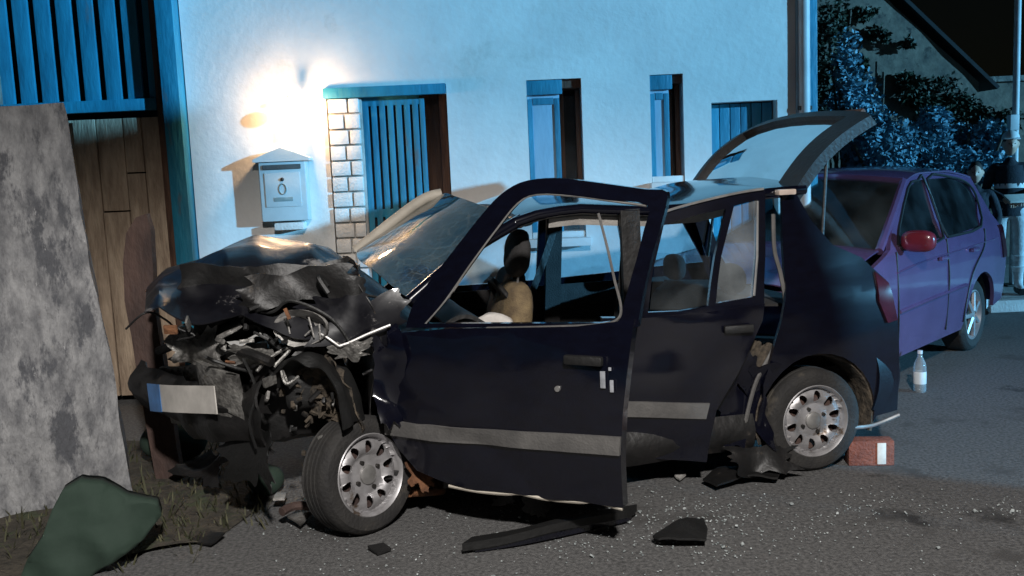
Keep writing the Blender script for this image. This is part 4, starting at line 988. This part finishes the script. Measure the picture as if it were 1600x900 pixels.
    def back(u, v):
        z = .34+1.10*v; s = -.64+.04*math.sin(v*3) if z < .95 else -.62+.37*((z-.95)/.49)
        return Q(s-.05*math.sin(math.pi*u), .04+tum(z)*.9+(Wd-.08-2*tum(z)*.9)*u, z)
    grid('tail_panel', 14, 14, back, 'red_paint', rt, .012)
    panel('tail_light', [(-.55, .72), (-.655, .72), (-.60, 1.0), (-.50, 1.0)], [], lambda s, z: sm(s, z)+left*.012, -left*.02, 'red_lens', rt, .05)
    # cabin
    boxo('floor_pan', Q(1.0, Wd/2, .26), (2.8, Wd-.2, .05), 'black_plastic', rt, Matrix((f, left, Zv)).transposed())
    for d in (.45, Wd-.45):
        cushion('seat_back', Q(.75, d, .88), left*.22, Zv*.32, f*.07, 'dark_seat', rt, 4, .008, 2); cushion('headrest', Q(.70, d, 1.27), left*.12, Zv*.08, f*.05, 'dark_seat', rt, 2.6, .004, 4)
    cushion('rear_seat', Q(-.05, Wd/2, .85), left*.62, Zv*.30, f*.08, 'dark_seat', rt, 5, .008, 6)
    grid('dashboard', 10, 6, lambda u, v: Q(1.50+.36*v, .10+(Wd-.2)*u, .90+.08*math.sin(v*2.2)), 'black_plastic', rt, .02)
    st = [Q(1.42, .45, .98)+(left*math.cos(k*.5236)+Zv*math.sin(k*.5236)*.9)*.17 for k in range(13)]; tubeo('steering_wheel', st, .013, 'black_plastic', rt, 6)
    cushion('rear_mirror', Q(1.36, Wd/2, 1.33), left*.11, Zv*.03, f*.02, 'grey_trim', rt, 3, 0, 1)
    # door mirror
    mc = Q(1.66, -.13, 1.045)
    mr_ = cushion('door_mirror', mc, left*.115, Zv*.075, f*.055, 'mirror_red', rt, 2.8, .0, 1)
    x = tubeo('mirror_arm', [Q(1.66, .04, .99), mc-Zv*.04], .02, 'black_plastic', None, 8); x.parent = mr_
    x = cushion('mirror_glass', mc-f*.05, left*.095, Zv*.058, f*.008, 'silver', None, 3, 0, 1); x.parent = mr_
    # wheels
    def whl(s, d, sg):
        M = Matrix((f, left*sg, Zv)).transposed().to_4x4(); M.translation = Q(s, d, .30)
        bm = bmesh.new(); lathe(bm, [(.20, -.01), (.22, .006), (.26, .008), (.285, -.01), (.298, -.03), (.30, -.10), (.298, -.17), (.27, -.19), (.20, -.18)], M, 40, True); t = mk('wheel', bm, 'rubber', rt)
        bm = bmesh.new(); lathe(bm, [(.205, -.004), (.195, .0), (.18, -.03), (.17, -.05), (.168, -.09)], M, 40); x = mk('rim', bm, 'steel_rim'); x.parent = t
        for k in range(7):
            aa = 2*math.pi*k/7; p0 = M @ V((.03*math.cos(aa), -.012, .03*math.sin(aa))); p1 = M @ V((.185*math.cos(aa), -.02, .185*math.sin(aa)))
            x = tubeo('spoke', [p0, p1], [.022, .016], 'steel_rim', None, 6); x.parent = t
        bm = bmesh.new(); lathe(bm, [(.0005, -.07), (.17, -.07)], M, 30); x = mk('brake_disc', bm, 'dark_metal'); x.parent = t
        bm = bmesh.new(); lathe(bm, [(.0005, .0), (.035, -.002), (.05, -.02)], M, 20); x = mk('hub_cap', bm, 'silver'); x.parent = t
    whl(0, .02, 1); whl(0, Wd-.02, -1); whl(2.26, .03, 1); whl(2.26, Wd-.03, -1)
    for s in (0, 2.26):
        bm = bmesh.new(); M = Matrix((f, -left, Zv)).transposed().to_4x4(); M.translation = Q(s, .03, .31)
        lathe(bm, [(.352, 0), (.345, .22), (.02, .22)], M, 36)
        for v in [v for v in bm.verts if v.co.z < .22]: bm.verts.remove(v)
        mk('wheel_house', bm, 'black_plastic', rt)
red_car()

# ------------------------------------------------------------------ people
def skin_person(name, base, rot, joints, edges, cols, label):
    pass
def figure(name, base, yaw, h, label, arms, cap=True, torso_m='jacket', leg_m='trousers'):
    k = h/1.75; Mz = Matrix.Rotation(yaw, 3, 'Z'); base = V(base)
    rt = thing(name, tuple(base), label, 'person')
    def T(p): return base + Mz @ (V(p)*k)
    def sweep(nm, chain, mt, seg=16, par=rt, flat=1.0):
        """tapered limb/torso: chain of (point, rx, ry)"""
        bm = bmesh.new(); n = []
        pts = [V(c[0]) for c in chain]; rings = []
        for i, c in enumerate(chain):
            t = (pts[min(i+1, len(pts)-1)]-pts[max(i-1, 0)]).normalized()
            ax = V((1, 0, 0)); ax = (ax-t*ax.dot(t)); ax = ax.normalized() if ax.length > .1 else V((0, 0, 1)); ay = t.cross(ax).normalized()
            rings.append([bm.verts.new(T(pts[i]+ax*c[1]*math.cos(2*math.pi*q/seg)+ay*c[2]*math.sin(2*math.pi*q/seg)+nv3(pts[i]+ax*math.cos(q)*.1, 12, 3)*.004)) for q in range(seg)])
        for i in range(len(rings)-1):
            for q in range(seg): bm.faces.new((rings[i][q], rings[i][(q+1) % seg], rings[i+1][(q+1) % seg], rings[i+1][q]))
        bm.faces.new(rings[0]); bm.faces.new(rings[-1])
        return mk(nm, bm, mt, par)
    # body: one skinned mesh from a joint skeleton
    J = {'pel': (0, 0, .95, .13, .10), 'wai': (0, 0, 1.08, .135, .10), 'che': (0, .005, 1.27, .145, .105), 'nec0': (0, .01, 1.44, .075, .07), 'nec': (0, 0, 1.50, .055, .055),
         'shL': (.16, .01, 1.40, .065, .062), 'shR': (-.16, .01, 1.40, .065, .062)}
    for sd, g in (('L', 1), ('R', -1)):
        J['hip'+sd] = (.09*g, 0, .90, .10, .10); J['kne'+sd] = (.10*g, -.02, .50, .068, .068); J['ank'+sd] = (.105*g, .02, .10, .05, .05); J['toe'+sd] = (.12*g, -.13, .04, .045, .035)
        e, wv = arms[sd]; J['elb'+sd] = (*e, .052, .052); J['wri'+sd] = (*wv, .038, .038)
    E_ = [('pel', 'wai'), ('wai', 'che'), ('che', 'nec0'), ('nec0', 'nec'), ('che', 'shL'), ('che', 'shR'), ('pel', 'hipL'), ('pel', 'hipR')]
    for sd in 'LR': E_ += [('hip'+sd, 'kne'+sd), ('kne'+sd, 'ank'+sd), ('ank'+sd, 'toe'+sd), ('sh'+sd, 'elb'+sd), ('elb'+sd, 'wri'+sd)]
    names = list(J); me = bpy.data.meshes.new('body'); me.from_pydata([T(J[n][:3]) for n in names], [(names.index(a), names.index(b)) for a, b in E_], [])
    ob = bpy.data.objects.new('body', me); COL.objects.link(ob); setp(ob, rt)
    md = ob.modifiers.new('skin', 'SKIN')
    for i, n in enumerate(names):
        me.skin_vertices[0].data[i].radius = (J[n][3]*k, J[n][4]*k); me.skin_vertices[0].data[i].use_root = (n == 'pel')
    sb = ob.modifiers.new('sub', 'SUBSURF'); sb.levels = 2; sb.render_levels = 2
    dg = bpy.context.evaluated_depsgraph_get(); me2 = bpy.data.meshes.new_from_object(ob.evaluated_get(dg)); ob.modifiers.clear(); ob.data = me2
    me2.materials.clear(); me2.materials.append(MATS[torso_m]); me2.materials.append(MATS[leg_m])
    zc = base.z+.93*k
    for p in me2.polygons:
        p.use_smooth = True; p.material_index = 1 if p.center.z < zc and (Mz.inverted() @ (p.center-base)).length >= 0 and abs((Mz.inverted() @ (p.center-base)).x) < .22*k else 0
    # jacket hem, trouser bands, vest stripes
    sweep('jacket_hem', [((0, 0, .86), .160, .118), ((0, 0, .95), .153, .114), ((0, 0, 1.08), .145, .108), ((0, 0, 1.27), .163, .120), ((0, .005, 1.40), .145, .10)], torso_m)
    for z in (1.02, 1.16): sweep('reflective_band', [((0, 0, z), .1565, .1165), ((0, 0, z+.05), .1565, .1165)], 'reflective', 20)
    for g in (1, -1):
        for z in (.26, .38):
            t = (z-.10)/.40; sweep('trouser_band', [((.105*g-.005*g*t, .02-.04*t, z), .078, .078), ((.104*g, .012-.04*t, z+.055), .08, .08)], 'reflective', 16)
        sweep('boot', [((.12*g, -.15, .03), .035, .028), ((.118*g, -.09, .045), .05, .045), ((.108*g, .0, .06), .05, .055), ((.106*g, .05, .05), .042, .045)], 'black_plastic', 14)
    # head with face, ears, hair, cap
    bm = bmesh.new(); bmesh.ops.create_uvsphere(bm, u_segments=28, v_segments=20, radius=1)
    for v in bm.verts:
        x, y, z = v.co; p = V((x*.076*(1-.18*max(0, -z)), y*.097, z*.118))
        if y < -.3: p.y -= .024*math.exp(-((x/.20)**2+((z+.12)/.22)**2)); p.y += .012*math.exp(-(((abs(x)-.38)/.18)**2+((z-.06)/.12)**2)); p.y += .004*math.exp(-((x/.35)**2+((z+.48)/.06)**2))
        if abs(x) > .9: p.x += math.copysign(.014*math.exp(-((y/.25)**2+((z)/.28)**2)), x)
        v.co = T(p+V((0, -.01, 1.625)))
    hd_ = mk('head', bm, 'skin', rt)
    for g in (1, -1):
        bm = bmesh.new(); bmesh.ops.create_uvsphere(bm, u_segments=8, v_segments=6, radius=.006*k, matrix=Matrix.Translation(T((.03*g, -.096, 1.633)))); x = mk('eye', bm, 'hair'); x.parent = hd_; x.matrix_parent_inverse = Matrix.Identity(4)
    bm = bmesh.new(); bmesh.ops.create_uvsphere(bm, u_segments=24, v_segments=16, radius=1)
    for v in bm.verts:
        x, y, z = v.co; v.co = T(V((x*.082, y*.102+.008, max(z, -.35+.55*(y < -.2))*.122))+V((0, -.005, 1.635)))
    x = mk('hair', bm, 'hair'); x.parent = hd_
    if cap:
        bm = bmesh.new(); bmesh.ops.create_uvsphere(bm, u_segments=24, v_segments=16, radius=1)
        for v in bm.verts:
            x, y, z = v.co; v.co = T(V((x*.090, y*.110, max(z, 0)*.10))+V((0, -.005, 1.68)))
        cp = mk('cap', bm, 'cap_white', rt)
        x = grid('cap_peak', 8, 5, lambda u, v: T((-.075+.15*u, -.095-.075*v*math.sin(math.pi*(.15+.7*u)), 1.69-.012*v)), 'cap_white', None, .006); x.parent = cp; 
    # hands
    for sd, g in (('L', 1), ('R', -1)):
        e, wv = V(arms[sd][0]), V(arms[sd][1]); dr = (wv-e).normalized(); sdv = dr.cross(V((0, 0, 1))); sdv = sdv.normalized() if sdv.length > .1 else V((1, 0, 0))
        hp = sweep('hand', [(wv-dr*.01, .028, .022), (wv+dr*.04, .042, .02), (wv+dr*.085, .040, .018)], 'skin', 12)
        for q in range(4):
            b_ = wv+dr*.08+sdv*(.03-.02*q); L_ = (.062, .074, .07, .055)[q]; cu = V((0, 0, -1))
            bm = bmesh.new(); tube(bm, [T(b_), T(b_+dr*L_*.5+cu*.008), T(b_+dr*L_*.75+cu*.03), T(b_+dr*L_*.7+cu*.05)], [.0095*k, .009*k, .008*k, .006*k], 8); x = mk('finger', bm, 'skin'); x.parent = hp
        bm = bmesh.new(); tube(bm, [T(wv+dr*.02+sdv*.03), T(wv+dr*.05+sdv*.055), T(wv+dr*.08+sdv*.05-V((0, 0, .02)))], [.011*k, .010*k, .008*k], 8); x = mk('thumb', bm, 'skin'); x.parent = hp
    return rt
pb_ = gnd(1574, 474); pb_.z = 0.10
A1 = {'L': ((.235, .02, 1.14), (.10, -.24, 1.06)), 'R': ((-.235, .02, 1.14), (-.08, -.24, 1.05))}
pdir = math.atan2(-pb_.x, pb_.y)  # face the camera side
figure('person', pb_, rad(-18), 1.70, 'person in dark jacket with reflective bands standing on the pavement', A1)
hold = boxo('clipboard', pb_+V((-.09, -.33, 1.03)), (.22, .16, .02), 'label_white', None, Matrix.Rotation(rad(25), 3, 'X'), bev=.004); tag(hold, 'pale clipboard held by the person on the pavement', 'clipboard')
p2 = gnd(1524, 500)
q2 = onY(1524, 300, 9.6); A2 = {'L': ((.24, -.02, 1.13), (.20, -.18, .95)), 'R': ((-.25, .02, 1.13), (-.24, -.10, .92))}
figure('person', (q2.x, q2.y, 0), rad(-25), 1.52, 'bareheaded person in dark clothes behind the red car', A2, cap=False)

# ------------------------------------------------------------------ pole
pp_ = onY(1586, 230, 10.75)
pole = thing('metal_pole', (pp_.x, pp_.y, 0), 'tall pale metal pole rising behind the person', 'pole')
tubeo('pole_shaft', [(pp_.x, pp_.y, 0.08), (pp_.x, pp_.y, 5.2)], .036, 'pole_paint', pole, 14)
boxo('cable_box', (pp_.x-.06, pp_.y-.06, 1.92), (.10, .09, .17), 'pole_paint', pole, bev=.01)
boxo('pole_flange', (pp_.x, pp_.y, .11), (.22, .22, .02), 'dark_metal', pole)

# ------------------------------------------------------------------ outbuilding gable and greenery, right
GY = 14.0
gb = thing('outbuilding', (6, GY, 0), 'dim grey outbuilding with steep gable beyond the house corner', 'building')
gpts = [onY(x, y, GY) for x, y in [(1180, 330), (1180, -300), (1280, -110), (1400, 12), (1530, 128), (1530, 330)]]
gpl = [(p.x, max(p.z, 0) if i not in (0, 5) else 0.0) for i, p in enumerate(gpts)]
panel('gable_wall', gpl, [], lambda x, z: V((x, GY+.05*nz((x, 0, z), 1.5, 3), z)), (0, .5, 0), 'gable', gb, .3)
ra, rb_ = V((gpl[4][0], 0, gpl[4][1])), V((gpl[2][0], 0, gpl[2][1])); sl = (rb_-ra)
grid('roof', 12, 6, lambda u, v: V((ra.x+.25, 0, ra.z-.2))+V((sl.x, 0, sl.z))*u*1.05+V((0, GY-.1+5*v, .12)), 'dark_back', gb, .05)
lw = [onY(x, y, GY+.4) for x, y in [(1525, 330), (1525, 128), (1700, 118), (1700, 330)]]
rwall = thing('rear_wall', (8, GY, 0), 'dark low garden wall beyond the person at right', 'wall')
panel('wall_body', [(lw[0].x, 0), (lw[1].x, lw[1].z), (lw[2].x+2, lw[2].z), (lw[3].x+2, 0)], [], lambda x, z: V((x, GY+.6+.03*nz((x, 0, z), 2, 3), z)), (0, .3, 0), 'gable', rwall, .3)
boxo('coping', ((lw[1].x+lw[2].x)/2+1, GY+.75, lw[1].z+.04), (lw[2].x-lw[1].x+2, .42, .08), 'stone', rwall)
def foliage(bm, c, rx, ry, rz, n, size, rnd, clumps=14):
    cl = []
    for _ in range(clumps):
        while True:
            q = V((rnd.uniform(-1, 1), rnd.uniform(-1, 1), rnd.uniform(-1, 1)))
            if q.length < 1: break
        cl.append((V((q.x*rx, q.y*ry, q.z*rz))*.85, rnd.uniform(.25, .5)))
    for _ in range(n):
        cc, r = rnd.choice(cl); d = V((rnd.gauss(0, 1), rnd.gauss(0, 1), rnd.gauss(0, 1))).normalized()*r*(rnd.random()**.4)
        p = V(c)+cc+V((d.x*rx, d.y*ry, d.z*rz))
        if p.z < .03: continue
        t = V((rnd.gauss(0, 1), rnd.gauss(0, 1), rnd.gauss(0, .7)-.3)).normalized(); s = size*rnd.uniform(.6, 1.5)
        b = t.orthogonal().normalized(); b = (Matrix.Rotation(rnd.uniform(0, 6.3), 3, t) @ b)
        v0 = bm.verts.new(p); v1 = bm.verts.new(p+t*s*.5+b*s*.28); v2 = bm.verts.new(p+t*s); v3 = bm.verts.new(p+t*s*.5-b*s*.28)
        bm.faces.new((v0, v1, v2)); bm.faces.new((v0, v2, v3))
def bush(name, c, r, n, size, mt, label, seed, cat='bush'):
    rnd = random.Random(seed); c = V(c)
    rt = thing(name, (c.x, c.y, 0), label, cat, 'bushes beyond the red car')
    bm = bmesh.new(); foliage(bm, c, *r, n, size, rnd); me_ = mk('foliage', bm, mt, rt, False)
    bm = bmesh.new()
    for k in range(9):
        e = c+V((rnd.uniform(-.8, .8)*r[0], rnd.uniform(-.7, .7)*r[1], rnd.uniform(.0, .8)*r[2]))
        b = V((c.x+rnd.uniform(-.15, .15), c.y, 0)); tube(bm, bez([b, b.lerp(e, .5)+V((rnd.uniform(-.1, .1), 0, .1)), e], 4), [.03]*1+[.022]*7+[.008]*1 if False else .016, 6)
    mk('stem', bm, 'bark', rt)
def bp_(x, y, Y): return onY(x, y, Y)
bush('bush', bp_(1400, 225, 10.6), (.70, .5, .55), 11000, .058, 'blue_lit_leaf', 'broad pale leafy bush directly behind the red car roof', 1)
bush('bush', bp_(1330, 190, 11.2), (.42, .4, .95), 9000, .058, 'blue_lit_leaf', 'tall narrow leafy bush beside the house corner', 2)
bush('bush', bp_(1500, 235, 11.0), (.50, .4, .42), 7500, .055, 'blue_lit_leaf', 'rounded bush left of the metal pole', 3)
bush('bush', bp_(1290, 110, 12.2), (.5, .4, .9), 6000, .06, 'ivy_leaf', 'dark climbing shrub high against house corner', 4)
def ivy():
    rnd = random.Random(12); rt = thing('ivy', (5.5, GY-.2, 0), 'dark ivy patches clinging to the outbuilding gable', 'ivy')
    for (x, y, rx, rz, n) in [(1335, 105, .22, .35, 700), (1420, 125, .25, .2, 600), (1375, 55, .15, .12, 250), (1415, 68, .1, .08, 120), (1470, 150, .5, .25, 900), (1350, 20, .2, .12, 250), (1500, 190, .6, .4, 1500), (1560, 190, .35, .25, 500)]:
        p = onY(x, y, GY-.12); bm = bmesh.new(); foliage(bm, p, rx, .10, rz, n*2, .065, rnd, 8); mk('ivy_patch', bm, 'ivy_leaf', rt, False)
ivy()
# unseen blocker added behind the camera to keep blue light off the near road
pe = V((.493, .87, 0)); a0 = V((L_DIR.x, L_DIR.y, 0)).normalized()*8.5
yw = thing('light_blocker', tuple(a0+pe*0.72), 'unseen plain wall added to block the blue light', 'wall')
Mw = Matrix((pe, V((-pe.y, pe.x, 0)), Zv)).transposed()
boxo('wall_body', a0+pe*0.0+Zv*2.2, (9.0, .25, 4.4), 'gable', yw, Mw, bev=.02)
boxo('blocker_end', a0+pe*4.82+Zv*2.2, (.62, .22, 4.4), 'gable', yw, Mw, bev=.02)
boxo('coping', a0+pe*0.0+Zv*4.44, (9.0, .35, .08), 'stone', yw, Mw, bev=.01)

# ------------------------------------------------------------------ weeds, glass, grit
def weeds():
    rnd = random.Random(5); bm = bmesh.new()
    for _ in range(950):
        x = rnd.uniform(5, 420); y = rnd.uniform(700, 895)
        if y > 885-(x*.10) and rnd.random() < .8: continue
        if x > 330 and y > 830: continue
        p = gnd(x, y); hgt = rnd.uniform(.02, .10)*(1.6 if rnd.random() < .1 else 1); a = rnd.uniform(0, 6.3); w = rnd.uniform(.003, .007)
        tip = p+V((math.cos(a)*hgt*.6, math.sin(a)*hgt*.6, hgt)); sdx = V((-math.sin(a), math.cos(a), 0))*w; mid = p.lerp(tip, .5)+Zv*hgt*.12
        v = [bm.verts.new(p+sdx), bm.verts.new(p-sdx), bm.verts.new(mid-sdx*.8), bm.verts.new(mid+sdx*.8), bm.verts.new(tip)]
        bm.faces.new((v[0], v[1], v[2], v[3])); bm.faces.new((v[3], v[2], v[4]))
    o = mk('weeds', bm, 'weed', None, False); tag(o, 'thin dry weeds growing at the pillar foot', 'weeds', None, 'stuff')
weeds()
def shards():
    rnd = random.Random(8); bm = bmesh.new()
    cls_ = [(rnd.gauss(940, 240), rnd.uniform(785, 905), rnd.uniform(30, 130)) for _ in range(16)]
    for _ in range(1150):
        if rnd.random() < .85: cx_, cy_, w_ = rnd.choice(cls_); x, y = rnd.gauss(cx_, w_), rnd.gauss(cy_, w_*.22)
        else: x, y = rnd.uniform(300, 1600), rnd.uniform(700, 915)
        if y < 745 or y > 930: continue
        p = gnd(x, y); s = rnd.uniform(.0014, .0042)*(2.0 if rnd.random() < .05 else 1); a = rnd.uniform(0, 6.3)
        M_ = Matrix.Rotation(a, 3, 'Z') @ Matrix.Rotation(rnd.uniform(-.9, .9), 3, 'X')
        q = [M_ @ V(v) for v in ((-s, -s, 0), (s, -s*.7, 0), (s*.8, s, 0), (-s*.6, s*.8, 0))]; t = M_ @ V((0, 0, s*.9))
        lo_ = [bm.verts.new(p+v+Zv*(s+.002)) for v in q]; hi_ = [bm.verts.new(p+v+t+Zv*(s+.002)) for v in q]
        bm.faces.new(lo_); bm.faces.new(hi_)
        for k in range(4): bm.faces.new((lo_[k], lo_[(k+1) % 4], hi_[(k+1) % 4], hi_[k]))
    o = mk('glass_fragments', bm, 'shard', None, False); tag(o, 'scattered crumbs of broken window glass on asphalt', 'broken glass', None, 'stuff')
shards()
